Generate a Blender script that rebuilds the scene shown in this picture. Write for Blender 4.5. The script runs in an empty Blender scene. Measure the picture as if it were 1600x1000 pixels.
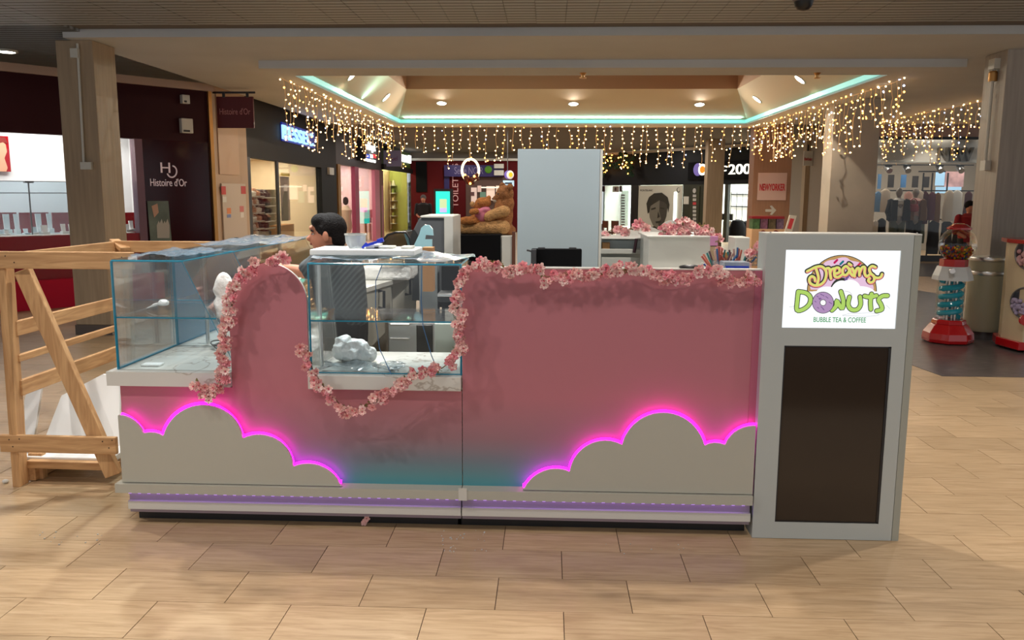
import bpy, bmesh, math, random
from mathutils import Vector, Matrix
random.seed(7)
S = bpy.context.scene
COL = S.collection
# ---------------------------------------------------------------- camera
F, PIT, YAW, ROL, H = 1300.0, 0.15115, -0.04324, 0.0044, 1.7
cy_, sy_, cp_, sp_, cr_, sr_ = math.cos(YAW), math.sin(YAW), math.cos(PIT), math.sin(PIT), math.cos(ROL), math.sin(ROL)
r0 = Vector((cy_, -sy_, 0)); d0 = Vector((-sy_*sp_, -cy_*sp_, -cp_)); fw = Vector((sy_*cp_, cy_*cp_, -sp_))
cR = r0*cr_ - d0*sr_; cD = r0*sr_ + d0*cr_
camd = bpy.data.cameras.new('camera'); cam = bpy.data.objects.new('camera', camd); COL.objects.link(cam)
M = Matrix.Identity(4)
for i in range(3):
    M[i][0], M[i][1], M[i][2] = cR[i], -cD[i], -fw[i]
M[2][3] = H
cam.matrix_world = M
camd.sensor_width = 36; camd.lens = 36*F/1600; camd.clip_start = .05; camd.clip_end = 300
S.camera = cam
# ---------------------------------------------------------------- world, exposure
S.view_settings.view_transform = 'Standard'; S.view_settings.look = 'None'
S.view_settings.exposure = 0.0; S.view_settings.gamma = 1; S.view_settings.use_curve_mapping = False
S.cycles.use_denoising = True; S.cycles.max_bounces = 10; S.cycles.transparent_max_bounces = 24
S.cycles.sample_clamp_indirect = 4; S.cycles.caustics_reflective = False; S.cycles.caustics_refractive = False
wd = bpy.data.worlds.new('world'); S.world = wd; wd.use_nodes = True
wd.node_tree.nodes['Background'].inputs[0].default_value = (.92, .96, 1, 1)
wd.node_tree.nodes['Background'].inputs[1].default_value = .78
# ---------------------------------------------------------------- pixel rays (photograph is 1600 x 1000)
CP = Vector((0, 0, H))
def ray(x, y): return cR*((x-800)/F) + cD*((y-500)/F) + fw
def D(x, y, Y):
    r = ray(x, y); return CP + r*(Y/r.y)
def G(x, y, z=0.):
    r = ray(x, y); return CP + r*((z-H)/r.z)
def PL(x, y, p, n):
    r = ray(x, y); return CP + r*((p-CP).dot(n)/r.dot(n))
# ---------------------------------------------------------------- lamps
def area(name, loc, size, power, col=(1, .9, .8), to=None, sy=None, al=None):
    l = bpy.data.lights.new(name, 'AREA'); l.energy = power; l.color = col; l.size = size
    if sy: l.shape = 'RECTANGLE'; l.size_y = sy
    o = bpy.data.objects.new(name, l); COL.objects.link(o); o.location = loc
    if to is not None: o.rotation_euler = (Vector(to)-Vector(loc)).to_track_quat('-Z', 'Y').to_euler()
    if al is not None: o.rotation_euler = (0, 0, math.atan2(al.y, al.x))
    return o
def spot(name, loc, to, power, ang=100, blend=.5, r=.05, col=(1, .88, .74)):
    l = bpy.data.lights.new(name, 'SPOT'); l.energy = power; l.color = col; l.spot_size = math.radians(ang); l.spot_blend = blend
    l.shadow_soft_size = r
    o = bpy.data.objects.new(name, l); COL.objects.link(o); o.location = loc
    o.rotation_euler = (Vector(to)-Vector(loc)).to_track_quat('-Z', 'Y').to_euler()
    return o
ZC = 3.46
LW = (1, .92, .84)
spot('kiosk_fill', (-1.3, 5.5, 3.40), (-.9, 4.35, .8), 250, 55, .6, .06, (.92, 1, 1)); spot('kiosk_fill', (-2.3, 5.9, 3.40), (-1.9, 4.8, .8), 200, 55, .6, .06, (.92, 1, 1))  # unseen fill spots added to brighten the glass case interiors
spot('front_lamp', (-2.7, 2.65, 3.42), (-.6, 4.05, .5), 95, 95, .6, .014, (1, .92, .84))
CEIL_LIGHTS = [(x, y) for y in (-1.8, .6, 2.7, 5.0, 7.22) for x in (-6.4, -3.97, -1.5, 1.0, 3.5, 6.0)]
for x, y in CEIL_LIGHTS:
    if y < 7 and abs(x) < 6.2:
        spot('ceiling_lamp', (x, y, ZC-.03), (x, y, 0), {-1.8: 45, .6: 50, 2.7: 58, 5.0: 165}[y], 125, .5, .06, LW)
for x, y in ((-3.97, 7.22), (-1.5, 7.22), (1.0, 7.22), (3.5, 7.22)):
    spot('ceiling_lamp', (x, y, ZC-.05), (x, y, 0), 95, 120, .5, .06, LW)
for y in (23.5, 27.5, 32., 35.5):
    for x in (-4., -1.5, 1., 4.): area('far_ceiling_lamp', (x, y, ZC-.03), .25, 32, LW, (x, y, 0))
# ---------------------------------------------------------------- materials
MATS = {}
def lin(c):
    return tuple(((v/255)/12.92 if v/255 <= .04045 else ((v/255+.055)/1.055)**2.4) for v in c)
def mat(name, col, rough=.6, metal=0., emit=0., ecol=None, noise=0., nscale=8., bump=0., bscale=60., spec=None, stretch=None, coord='Object', alpha=None, nosample=False, coat=0.):
    if name in MATS: return MATS[name]
    m = bpy.data.materials.new(name); m.use_nodes = True; nt = m.node_tree; b = nt.nodes['Principled BSDF']
    b.inputs['Base Color'].default_value = (*col, 1); b.inputs['Roughness'].default_value = rough; b.inputs['Metallic'].default_value = metal
    if spec is not None: b.inputs['Specular IOR Level'].default_value = spec
    if coat: b.inputs['Coat Weight'].default_value = coat
    if emit:
        b.inputs['Emission Color'].default_value = (*(ecol or col), 1); b.inputs['Emission Strength'].default_value = emit
    if nosample: m.cycles.emission_sampling = 'NONE'
    if alpha is not None: b.inputs['Alpha'].default_value = alpha
    if noise or bump:
        tc = nt.nodes.new('ShaderNodeTexCoord'); mp = nt.nodes.new('ShaderNodeMapping')
        nt.links.new(tc.outputs[coord], mp.inputs[0])
        if stretch: mp.inputs['Scale'].default_value = stretch
        if noise:
            n = nt.nodes.new('ShaderNodeTexNoise'); n.inputs['Scale'].default_value = nscale; n.inputs['Detail'].default_value = 6
            nt.links.new(mp.outputs[0], n.inputs['Vector'])
            r = nt.nodes.new('ShaderNodeMapRange'); r.inputs[1].default_value = .3; r.inputs[2].default_value = .7
            r.inputs[3].default_value = 1-noise; r.inputs[4].default_value = 1+noise*.6
            nt.links.new(n.outputs[0], r.inputs[0])
            mx = nt.nodes.new('ShaderNodeMix'); mx.data_type = 'RGBA'; mx.blend_type = 'MULTIPLY'; mx.inputs[0].default_value = 1
            mx.inputs[6].default_value = (*col, 1); nt.links.new(r.outputs[0], mx.inputs[7]); nt.links.new(mx.outputs[2], b.inputs['Base Color'])
        if bump:
            n2 = nt.nodes.new('ShaderNodeTexNoise'); n2.inputs['Scale'].default_value = bscale; n2.inputs['Detail'].default_value = 4
            nt.links.new(mp.outputs[0], n2.inputs['Vector']); bp = nt.nodes.new('ShaderNodeBump'); bp.inputs['Strength'].default_value = bump
            bp.inputs['Distance'].default_value = .02; nt.links.new(n2.outputs[0], bp.inputs['Height']); nt.links.new(bp.outputs[0], b.inputs['Normal'])
    MATS[name] = m; return m
def glass(name, tint=(.975, .99, .988), refl=.5, rough=.02, haze=0., hazecol=(.6, .75, .85)):
    if name in MATS: return MATS[name]
    m = bpy.data.materials.new(name); m.use_nodes = True; nt = m.node_tree; nt.nodes.clear()
    o = nt.nodes.new('ShaderNodeOutputMaterial'); t = nt.nodes.new('ShaderNodeBsdfTransparent'); t.inputs[0].default_value = (*tint, 1)
    g = nt.nodes.new('ShaderNodeBsdfGlossy'); g.inputs['Roughness'].default_value = rough; g.inputs[0].default_value = (1, 1, 1, 1)
    fr = nt.nodes.new('ShaderNodeFresnel'); fr.inputs[0].default_value = 1.45
    mu = nt.nodes.new('ShaderNodeMath'); mu.operation = 'MULTIPLY'; mu.inputs[1].default_value = refl; nt.links.new(fr.outputs[0], mu.inputs[0])
    mx = nt.nodes.new('ShaderNodeMixShader'); nt.links.new(mu.outputs[0], mx.inputs[0]); nt.links.new(t.outputs[0], mx.inputs[1]); nt.links.new(g.outputs[0], mx.inputs[2])
    last = mx
    if haze:
        df = nt.nodes.new('ShaderNodeBsdfDiffuse'); df.inputs[0].default_value = (*hazecol, 1); m2 = nt.nodes.new('ShaderNodeMixShader')
        m2.inputs[0].default_value = haze; nt.links.new(mx.outputs[0], m2.inputs[1]); nt.links.new(df.outputs[0], m2.inputs[2]); last = m2
    nt.links.new(last.outputs[0], o.inputs[0]); MATS[name] = m; return m
def tile_mat(name, c1, c2, c3, stretch=(1.2, 14, 14), rough=.32):
    m = bpy.data.materials.new(name); m.use_nodes = True; nt = m.node_tree; b = nt.nodes['Principled BSDF']
    oi = nt.nodes.new('ShaderNodeObjectInfo'); tc = nt.nodes.new('ShaderNodeTexCoord'); gi = nt.nodes.new('ShaderNodeNewGeometry')
    add = nt.nodes.new('ShaderNodeVectorMath'); add.operation = 'ADD'
    sc = nt.nodes.new('ShaderNodeVectorMath'); sc.operation = 'SCALE'; sc.inputs[3].default_value = 37.
    cm = nt.nodes.new('ShaderNodeCombineXYZ'); nt.links.new(oi.outputs['Random'], cm.inputs[0]); nt.links.new(oi.outputs['Random'], cm.inputs[1])
    nt.links.new(cm.outputs[0], sc.inputs[0]); nt.links.new(tc.outputs['Object'], add.inputs[0]); nt.links.new(sc.outputs[0], add.inputs[1])
    mp = nt.nodes.new('ShaderNodeMapping'); mp.inputs['Scale'].default_value = stretch; nt.links.new(add.outputs[0], mp.inputs[0])
    n = nt.nodes.new('ShaderNodeTexNoise'); n.inputs['Scale'].default_value = 3.2; n.inputs['Detail'].default_value = 8; n.inputs['Roughness'].default_value = .62; n.inputs['Distortion'].default_value = .6
    nt.links.new(mp.outputs[0], n.inputs['Vector'])
    cr = nt.nodes.new('ShaderNodeValToRGB'); e = cr.color_ramp.elements; e[0].position = .32; e[0].color = (*c1, 1); e[1].position = .7; e[1].color = (*c3, 1)
    k = e.new(.5); k.color = (*c2, 1); nt.links.new(n.outputs[0], cr.inputs[0])
    hs = nt.nodes.new('ShaderNodeHueSaturation'); mr = nt.nodes.new('ShaderNodeMapRange'); mr.inputs[3].default_value = .88; mr.inputs[4].default_value = 1.08
    nt.links.new(oi.outputs['Random'], mr.inputs[0]); nt.links.new(mr.outputs[0], hs.inputs['Value']); nt.links.new(cr.outputs[0], hs.inputs['Color'])
    nt.links.new(hs.outputs[0], b.inputs['Base Color']); b.inputs['Roughness'].default_value = rough; b.inputs['Specular IOR Level'].default_value = .4
    MATS[name] = m; return m
TILE = tile_mat('wood look tile', (.375, .25, .138), (.475, .33, .19), (.56, .405, .25))
SLATE = tile_mat('slate tile', (.05, .042, .04), (.085, .07, .068), (.13, .105, .10), (2, 5, 5), .28)
def wood_mat(name, ca, cb, stretch=(3, 3, 14), sc=2.2, rough=.65):
    m = bpy.data.materials.new(name); m.use_nodes = True; nt = m.node_tree; b = nt.nodes['Principled BSDF']
    tc = nt.nodes.new('ShaderNodeTexCoord'); mp = nt.nodes.new('ShaderNodeMapping'); mp.inputs['Scale'].default_value = stretch
    nt.links.new(tc.outputs['Object'], mp.inputs[0]); n = nt.nodes.new('ShaderNodeTexNoise'); n.inputs['Scale'].default_value = sc; n.inputs['Detail'].default_value = 7; n.inputs['Distortion'].default_value = 1.2
    nt.links.new(mp.outputs[0], n.inputs['Vector']); cr = nt.nodes.new('ShaderNodeValToRGB'); e = cr.color_ramp.elements
    e[0].position = .3; e[0].color = (*ca, 1); e[1].position = .68; e[1].color = (*cb, 1); nt.links.new(n.outputs[0], cr.inputs[0])
    # knots
    v = nt.nodes.new('ShaderNodeTexVoronoi'); v.inputs['Scale'].default_value = 3.3; nt.links.new(tc.outputs['Object'], v.inputs['Vector'])
    r = nt.nodes.new('ShaderNodeMapRange'); r.inputs[1].default_value = .03; r.inputs[2].default_value = .09; r.inputs[3].default_value = .35; r.inputs[4].default_value = 1.
    nt.links.new(v.outputs['Distance'], r.inputs[0]); mx = nt.nodes.new('ShaderNodeMix'); mx.data_type = 'RGBA'; mx.blend_type = 'MULTIPLY'; mx.inputs[0].default_value = 1
    nt.links.new(cr.outputs[0], mx.inputs[6]); nt.links.new(r.outputs[0], mx.inputs[7]); nt.links.new(mx.outputs[2], b.inputs['Base Color']); b.inputs['Roughness'].default_value = rough
    MATS[name] = m; return m
PINE = {'x': wood_mat('pine along x', (.42, .22, .09), (.66, .40, .19), (1.2, 12, 12)), 'y': wood_mat('pine along y', (.42, .22, .09), (.66, .40, .19), (12, 1.2, 12)),
        'z': wood_mat('pine along z', (.42, .22, .09), (.66, .40, .19), (12, 12, 1.2))}
PILL = mat('pillar laminate', lin((166, 146, 120)), .55, noise=.16, nscale=3, stretch=(9, 9, .5))
PILLG = mat('grey laminate', lin((168, 160, 150)), .5, noise=.14, nscale=3, stretch=(8, 8, .5))
WHITE = mat('white laminate', lin((205, 205, 198)), .35)
OFFW = mat('warm grey laminate', lin((178, 177, 166)), .38)
SOFF = mat('soffit plaster', lin((198, 202, 204)), .8, noise=.05, nscale=1.2)
SOFF2 = mat('recess plaster', lin((198, 180, 154)), .8)
BROWN = mat('recess well paint', lin((170, 130, 100)), .8)
BLACK = mat('black plastic', (.012, .012, .014), .35)
BLACKM = mat('black matt', (.006, .006, .007), .9, spec=.1)
DKFAS = mat('charcoal fascia', lin((32, 27, 25)), .6, spec=.2)
ANTH = mat('anthracite fascia', lin((22, 24, 28)), .6, spec=.2)
BURG = mat('burgundy gloss panel', lin((50, 5, 14)), .12, spec=.25)
BURGM = mat('burgundy fascia', lin((50, 5, 14)), .55, spec=.2)
REDP = mat('red lacquer', lin((150, 8, 22)), .25)
REDC = mat('crimson carpet', lin((205, 12, 58)), .9, bump=.3, bscale=200)
CHROME = mat('brushed steel', (.6, .6, .6), .3, 1.)
METALG = mat('grey metal', lin((120, 120, 122)), .4, .6)
GOLD = mat('gold trim', lin((200, 150, 90)), .3, .8)
GLASS = glass('clear glass')
GLASSC = glass('case glass', (.985, .997, .998), .6)
EDGE = mat('glass edge teal', lin((30, 125, 150)), .15, emit=.10, ecol=lin((40, 150, 185)))
FILM = glass('protective film blue', (.66, .82, .93), .8, .12, .30, (.36, .55, .74))
FILM2 = glass('loose clear film', (.9, .95, .99), 1.0, .16, .14, (.50, .70, .90))
PLBAG = mat('white translucent plastic', (.9, .92, .91), .35, bump=1., bscale=22)
MARBLE = mat('white marble', lin((205, 205, 198)), .2)
# ---------------------------------------------------------------- mesh builder
class MB:
    def __init__(s): s.v = []; s.f = []
    def add(s, vs, fs):
        o = len(s.v); s.v += [Vector(v) for v in vs]; s.f += [tuple(i+o for i in f) for f in fs]; return s
    def box(s, x0, x1, y0, y1, z0, z1):
        return s.add([(x, y, z) for z in (z0, z1) for y in (y0, y1) for x in (x0, x1)], [(0, 2, 3, 1), (4, 5, 7, 6), (0, 1, 5, 4), (2, 6, 7, 3), (0, 4, 6, 2), (1, 3, 7, 5)])
    def fbox(s, o, d, n, s0, s1, z0, z1, n0, n1):
        o, d, n = Vector(o), Vector(d), Vector(n); u = Vector((0, 0, 1))
        return s.add([o+d*a+n*b+u*c for c in (z0, z1) for b in (n0, n1) for a in (s0, s1)], [(0, 2, 3, 1), (4, 5, 7, 6), (0, 1, 5, 4), (2, 6, 7, 3), (0, 4, 6, 2), (1, 3, 7, 5)])
    def beam(s, a, b, w, h, up=(0, 0, 1)):
        a, b = Vector(a), Vector(b); t = (b-a).normalized(); u = Vector(up); sd = t.cross(u)
        if sd.length < 1e-4: sd = t.cross(Vector((0, 1, 0)))
        sd.normalize(); u = sd.cross(t).normalized()
        vs = [p+sd*(i*w/2)+u*(j*h/2) for p in (a, b) for j in (-1, 1) for i in (-1, 1)]
        return s.add(vs, [(0, 1, 3, 2), (4, 6, 7, 5), (0, 4, 5, 1), (2, 3, 7, 6), (0, 2, 6, 4), (1, 5, 7, 3)])
    def prism(s, pts, off):  # pts: 3D polygon, off: extrusion vector
        n = len(pts); off = Vector(off); P = [Vector(p) for p in pts]
        s.add(P+[p+off for p in P], [tuple(range(n)), tuple(range(2*n-1, n-1, -1))]+[(i, i+n, (i+1) % n+n, (i+1) % n) for i in range(n)])
        return s
    def tube(s, path, r, n=8, caps=True):
        P = [Vector(p) for p in path]; rings = []
        nv = Vector((0, 0, 1))
        for i, p in enumerate(P):
            t = (P[min(i+1, len(P)-1)]-P[max(i-1, 0)])
            if t.length < 1e-9: t = Vector((0, 0, 1))
            t.normalize()
            if abs(t.dot(nv)) > .95: nv = Vector((1, 0, 0)) if abs(t.x) < .9 else Vector((0, 1, 0))
            a = (nv-t*nv.dot(t)).normalized(); b = t.cross(a); nv = a
            rr = r[i] if isinstance(r, (list, tuple)) else r
            rings.append([p+(a*math.cos(k*2*math.pi/n)+b*math.sin(k*2*math.pi/n))*rr for k in range(n)])
        fs = [(i*n+k, i*n+(k+1) % n, (i+1)*n+(k+1) % n, (i+1)*n+k) for i in range(len(P)-1) for k in range(n)]
        if caps: fs += [tuple(range(n-1, -1, -1)), tuple(range((len(P)-1)*n, len(P)*n))]
        return s.add([v for q in rings for v in q], fs)
    def lathe(s, prof, c=(0, 0, 0), n=20, sx=1., sy=1., caps=True):  # prof: (r,z)
        c = Vector(c)
        vs = [c+Vector((r*math.cos(k*2*math.pi/n)*sx, r*math.sin(k*2*math.pi/n)*sy, z)) for r, z in prof for k in range(n)]
        fs = [(i*n+k, i*n+(k+1) % n, (i+1)*n+(k+1) % n, (i+1)*n+k) for i in range(len(prof)-1) for k in range(n)]
        if caps: fs += [tuple(range(n-1, -1, -1)), tuple(range((len(prof)-1)*n, len(prof)*n))]
        return s.add(vs, fs)
    def ball(s, c, r, n=10, m=6):
        rx, ry, rz = r if isinstance(r, (tuple, list)) else (r, r, r); c = Vector(c)
        vs = [c+Vector((0, 0, -rz))]
        for i in range(1, m):
            a = -math.pi/2+math.pi*i/m
            vs += [c+Vector((rx*math.cos(a)*math.cos(2*math.pi*k/n), ry*math.cos(a)*math.sin(2*math.pi*k/n), rz*math.sin(a))) for k in range(n)]
        vs.append(c+Vector((0, 0, rz))); L = len(vs)-1
        fs = [(0, 1+(k+1) % n, 1+k) for k in range(n)]
        for i in range(m-2): fs += [(1+i*n+k, 1+i*n+(k+1) % n, 1+(i+1)*n+(k+1) % n, 1+(i+1)*n+k) for k in range(n)]
        fs += [(L, 1+(m-2)*n+k, 1+(m-2)*n+(k+1) % n) for k in range(n)]
        return s.add(vs, fs)
    def cap(s, a, b, ra, rb, n=10):  # rounded cone
        a, b = Vector(a), Vector(b); t = (b-a); L = t.length; t = t/L if L > 1e-6 else Vector((0, 0, 1)); path = []; rr = []
        for k in range(4): q = math.pi/2*k/4; path.append(a-t*ra*math.cos(q)); rr.append(max(ra*math.sin(q), 1e-4))
        path.append(a); rr.append(ra); path.append(b); rr.append(rb)
        for k in range(3, -1, -1): q = math.pi/2*k/4; path.append(b+t*rb*math.cos(q)); rr.append(max(rb*math.sin(q), 1e-4))
        return s.tube(path, rr, n)
    def quad(s, *p): return s.add(p, [tuple(range(len(p)))])
def wloc(p):
    v = Vector((0, 0, 0))
    while p is not None: v += p.location; p = p.parent
    return v
def tag(o, label=None, cat=None, group=None, kind=None):
    if label: o['label'] = label
    if cat: o['category'] = cat
    if group: o['group'] = group
    if kind: o['kind'] = kind
    return o
def obj(name, mb, m, parent=None, smooth=False, bevel=0, loc=None, label=None, cat=None, group=None, kind=None):
    me = bpy.data.meshes.new(name)
    if loc is None:
        if parent is not None or not mb.v: loc = Vector((0, 0, 0))
        else:
            n = len(mb.v); loc = Vector((sum(v.x for v in mb.v)/n, sum(v.y for v in mb.v)/n, min(v.z for v in mb.v)))
    else: loc = Vector(loc)
    off = loc+(wloc(parent) if parent else Vector((0, 0, 0)))
    me.from_pydata([tuple(v-off) for v in mb.v], [], mb.f); me.update()
    bm = bmesh.new(); bm.from_mesh(me); bmesh.ops.recalc_face_normals(bm, faces=bm.faces); bm.to_mesh(me); bm.free()
    if smooth:
        me.polygons.foreach_set('use_smooth', [True]*len(me.polygons))
        try: me.set_sharp_from_angle(angle=math.radians(40))
        except Exception: pass
    for q in (m if isinstance(m, (list, tuple)) else [m]): me.materials.append(q)
    o = bpy.data.objects.new(name, me); COL.objects.link(o); o.location = loc
    if parent: o.parent = parent
    if bevel:
        b = o.modifiers.new('b', 'BEVEL'); b.width = bevel; b.segments = 2; b.limit_method = 'ANGLE'
    return tag(o, label, cat, group, kind)
def thing(name, label, cat, loc, group=None, kind=None):
    o = bpy.data.objects.new(name, None); COL.objects.link(o); o.location = loc; o.empty_display_size = .1
    return tag(o, label, cat, group, kind)
def blob(name, prim, m, parent=None, voxel=.012, smooth=3, **kw):
    """one continuous surface from overlapping rounded volumes"""
    mb = MB()
    for p in prim:
        if p[0] == 'c': mb.cap(*p[1:])
        else: mb.ball(p[1], p[2], 16, 10)
    me = bpy.data.meshes.new('t'); me.from_pydata([tuple(v) for v in mb.v], [], mb.f); o = bpy.data.objects.new('t', me); COL.objects.link(o)
    r = o.modifiers.new('r', 'REMESH'); r.mode = 'VOXEL'; r.voxel_size = voxel
    if smooth: q = o.modifiers.new('s', 'SMOOTH'); q.iterations = smooth; q.factor = .5
    dg = bpy.context.evaluated_depsgraph_get(); e = o.evaluated_get(dg); me2 = bpy.data.meshes.new_from_object(e)
    out = MB(); out.v = [v.co.copy() for v in me2.vertices]; out.f = [tuple(p.vertices) for p in me2.polygons]
    bpy.data.objects.remove(o)
    return obj(name, out, m, parent, smooth=True, **kw)
def txt(name, s, p0, right, up, w, h, m, parent=None, depth=.004, off=0., shear=0., **kw):
    """lettering as thin relief, fitted in a w x h box whose lower left is p0"""
    cu = bpy.data.curves.new('t', 'FONT'); cu.body = s; cu.size = 1; cu.extrude = .01; cu.offset = off; cu.shear = shear; cu.resolution_u = 4
    o = bpy.data.objects.new('t', cu); COL.objects.link(o); dg = bpy.context.evaluated_depsgraph_get()
    me = bpy.data.meshes.new_from_object(o.evaluated_get(dg)); bpy.data.objects.remove(o)
    xs = [v.co.x for v in me.vertices]; ys = [v.co.y for v in me.vertices]; x0, x1, y0, y1 = min(xs), max(xs), min(ys), max(ys)
    right, up = Vector(right), Vector(up); n = right.cross(up); mb = MB()
    mb.v = [Vector(p0)+right*((v.co.x-x0)/(x1-x0)*w)+up*((v.co.y-y0)/(y1-y0)*h)+n*(depth if v.co.z > 0 else 0) for v in me.vertices]
    mb.f = [tuple(p.vertices) for p in me.polygons]
    return obj(name, mb, m, parent, **kw)
class Wall:
    def __init__(s, A, B):
        s.A = Vector((A[0], A[1], 0)); s.d = (Vector((B[0], B[1], 0))-s.A); s.L = s.d.length; s.d.normalize(); s.n = Vector((s.d.y, -s.d.x, 0))
    def hit(s, x, y, off=0.): return PL(x, y, s.A+s.n*off, s.n)
    def st(s, x, y, off=0.): return (s.hit(x, y, off)-s.A).dot(s.d)
    def pt(s, a, z, off=0.): return s.A+s.d*a+s.n*off+Vector((0, 0, z))
    def ext(s, x0, x1, y0, y1, off=0.):
        ym = (y0+y1)/2; xm = (x0+x1)/2
        return s.st(x0, ym, off), s.st(x1, ym, off), s.hit(xm, y1, off).z, s.hit(xm, y0, off).z
    def R(s, name, x0, x1, y0, y1, m, th=.03, off=0., parent=None, z0=None, z1=None, **kw):
        a, b, c, d = s.ext(x0, x1, y0, y1, off+th)
        c = c if z0 is None else z0; d = d if z1 is None else z1
        return obj(name, MB().fbox(s.A, s.d, s.n, a, b, c, d, off, off+th), m, parent, **kw)
    def T(s, name, body, x0, x1, y0, y1, m, off=0., parent=None, depth=.02, o=0., **kw):
        a, b, c, d = s.ext(x0, x1, y0, y1, off+depth)
        return txt(name, body, s.pt(a, c, off), s.d, (0, 0, 1), b-a, d-c, m, parent, depth, o, **kw)
    def poly(s, name, pts, m, th=.01, off=0., parent=None, **kw):
        return obj(name, MB().prism([s.hit(x, y, off+th) for x, y in pts], -s.n*th), m, parent, **kw)
ORD = ['first', 'second', 'third', 'fourth', 'fifth', 'sixth', 'seventh', 'eighth', 'ninth', 'tenth', 'eleventh', 'twelfth', 'thirteenth']
ST = dict(kind='structure')
def join(*mbs):
    o = MB()
    for m in mbs: o.add(m.v, m.f)
    return o
# ================================================================= FLOOR
fb = obj('floor', MB().box(-16, 18, -3, 48, -.12, -.004), mat('grout', lin((70, 48, 32)), .8), loc=(0, 0, 0), **ST)
TL, TD, TX0, TY0 = .56679, .29369, -2.47226, 4.0887
slate_poly = [G(1390, 558), G(1472, 588), G(1760, 592), G(1760, 440), G(1480, 462), G(1436, 454), G(1380, 470)]
slate_far = [G(1380, 431), G(1760, 437), G(1760, 414), G(1380, 411)]
def inpoly(x, y, P):
    c = False
    for i in range(len(P)):
        a, b = P[i], P[i-1]
        if (a.y > y) != (b.y > y) and x < (b.x-a.x)*(y-a.y)/(b.y-a.y)+a.x: c = not c
    return c
def vis(x, y):
    v = Vector((x, y, 0))-CP; d = v.dot(fw)
    if y < 9 or d < .5: return y > 1.4 and abs(x) < 9
    u = 800+F*v.dot(cR)/d; w = 500+F*v.dot(cD)/d
    return y < 9 or -330 < u < 1930
def hidden(x, y): return (-2.2 < x < 1.7 and y > 4.3 and y < 9.6) 
tiles = []
for r in range(-150, 10):
    yc = TY0-(r+.5)*TD; par = r % 2
    for k in range(-36, 40):
        xc = TX0+(par+2*k+1)*TL/2
        if -9.5 < xc < 14 and yc < 40 and vis(xc, yc): tiles.append((yc, xc))
tiles.sort()
near = [t for t in tiles if not hidden(t[1], t[0])]
def seen(x, y):
    v = Vector((x, y, 0))-CP; d = v.dot(fw); u = 800+F*v.dot(cR)/d; w = 500+F*v.dot(cD)/d; return d > .5 and -100 < u < 1700 and w < 1080
tm = None; cnt = 0; rest = [t for t in tiles if hidden(t[1], t[0])]
for yc, xc in near:
    if cnt < 300 and seen(xc, yc) and not inpoly(xc, yc, slate_poly):
        if tm is None:
            w, d = TL-.0035, TD-.002
            tmo = obj('floor_tile', MB().box(-w/2, w/2, -d/2, d/2, -.008, 0), TILE, loc=(0, 0, 0)); tm = tmo.data; o = tmo
        else: o = bpy.data.objects.new('floor_tile', tm); COL.objects.link(o)
        o.parent = fb; o.location = (xc, yc, random.uniform(-.0004, .0004)); cnt += 1
    else: rest.append((yc, xc))
mb = MB()
for yc, xc in rest:
    w, d = (TL-.004)/2, (TD-.004)/2
    mb.add([(xc-w, yc-d, 0), (xc+w, yc-d, 0), (xc+w, yc+d, 0), (xc-w, yc+d, 0)], [(0, 1, 2, 3)])
obj('floor_tiles', mb, TILE, fb, kind='stuff')
for nm, P in (('slate_floor_inlay', slate_poly), ('slate_floor_band', slate_far)):
    obj(nm, MB().prism([p+Vector((0, 0, .003)) for p in P], (0, 0, -.003)), SLATE, fb)
# ================================================================= CEILING
cl = obj('ceiling', join(MB().box(-16, 18, -3, 9.6, ZC+.03, ZC+.1), MB().box(-16, -5.45, 9.1, 48, ZC+.028, ZC+.1), MB().box(-5.45, 18, 21.2, 48, ZC, ZC+.1)), mat('dark ceiling void', lin((110, 104, 98)), .8), loc=(0, 0, 0), **ST)
m = mat('slatted ceiling panel', lin((150, 145, 136)), .55, .25); nt = m.node_tree; b = nt.nodes['Principled BSDF']
tc = nt.nodes.new('ShaderNodeTexCoord'); wv = nt.nodes.new('ShaderNodeTexWave'); wv.bands_direction = 'Y'; wv.inputs['Scale'].default_value = 2.6; wv.inputs['Distortion'].default_value = 0
nt.links.new(tc.outputs['Object'], wv.inputs['Vector']); cr = nt.nodes.new('ShaderNodeValToRGB'); cr.color_ramp.elements[0].color = (*lin((108, 108, 106)), 1); cr.color_ramp.elements[1].color = (*lin((172, 180, 184)), 1)
nt.links.new(wv.outputs[0], cr.inputs[0]); nt.links.new(cr.outputs[0], b.inputs['Base Color'])
bp = nt.nodes.new('ShaderNodeBump'); bp.inputs['Strength'].default_value = .5; bp.inputs['Distance'].default_value = .01; nt.links.new(wv.outputs[0], bp.inputs['Height']); nt.links.new(bp.outputs[0], b.inputs['Normal'])
pm = None
for i in range(-30, 34):
    for j in range(2):
        if pm is None:
            o = obj('ceiling_panel', MB().box(-.1482, .1482, 0, 1.195, 0, .03), m, loc=(0, 0, 0)); pm = o.data
        else: o = bpy.data.objects.new('ceiling_panel', pm); COL.objects.link(o)
        o.parent = cl; o.location = (i*.3, 6.7+j*1.2, ZC+random.uniform(0, .004))
        if i < -17: # also left of the soffit further back
            for q in range(2, 6):
                o2 = bpy.data.objects.new('ceiling_panel', pm); COL.objects.link(o2); o2.parent = cl; o2.location = (i*.3, 6.7+q*1.2, ZC)
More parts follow.
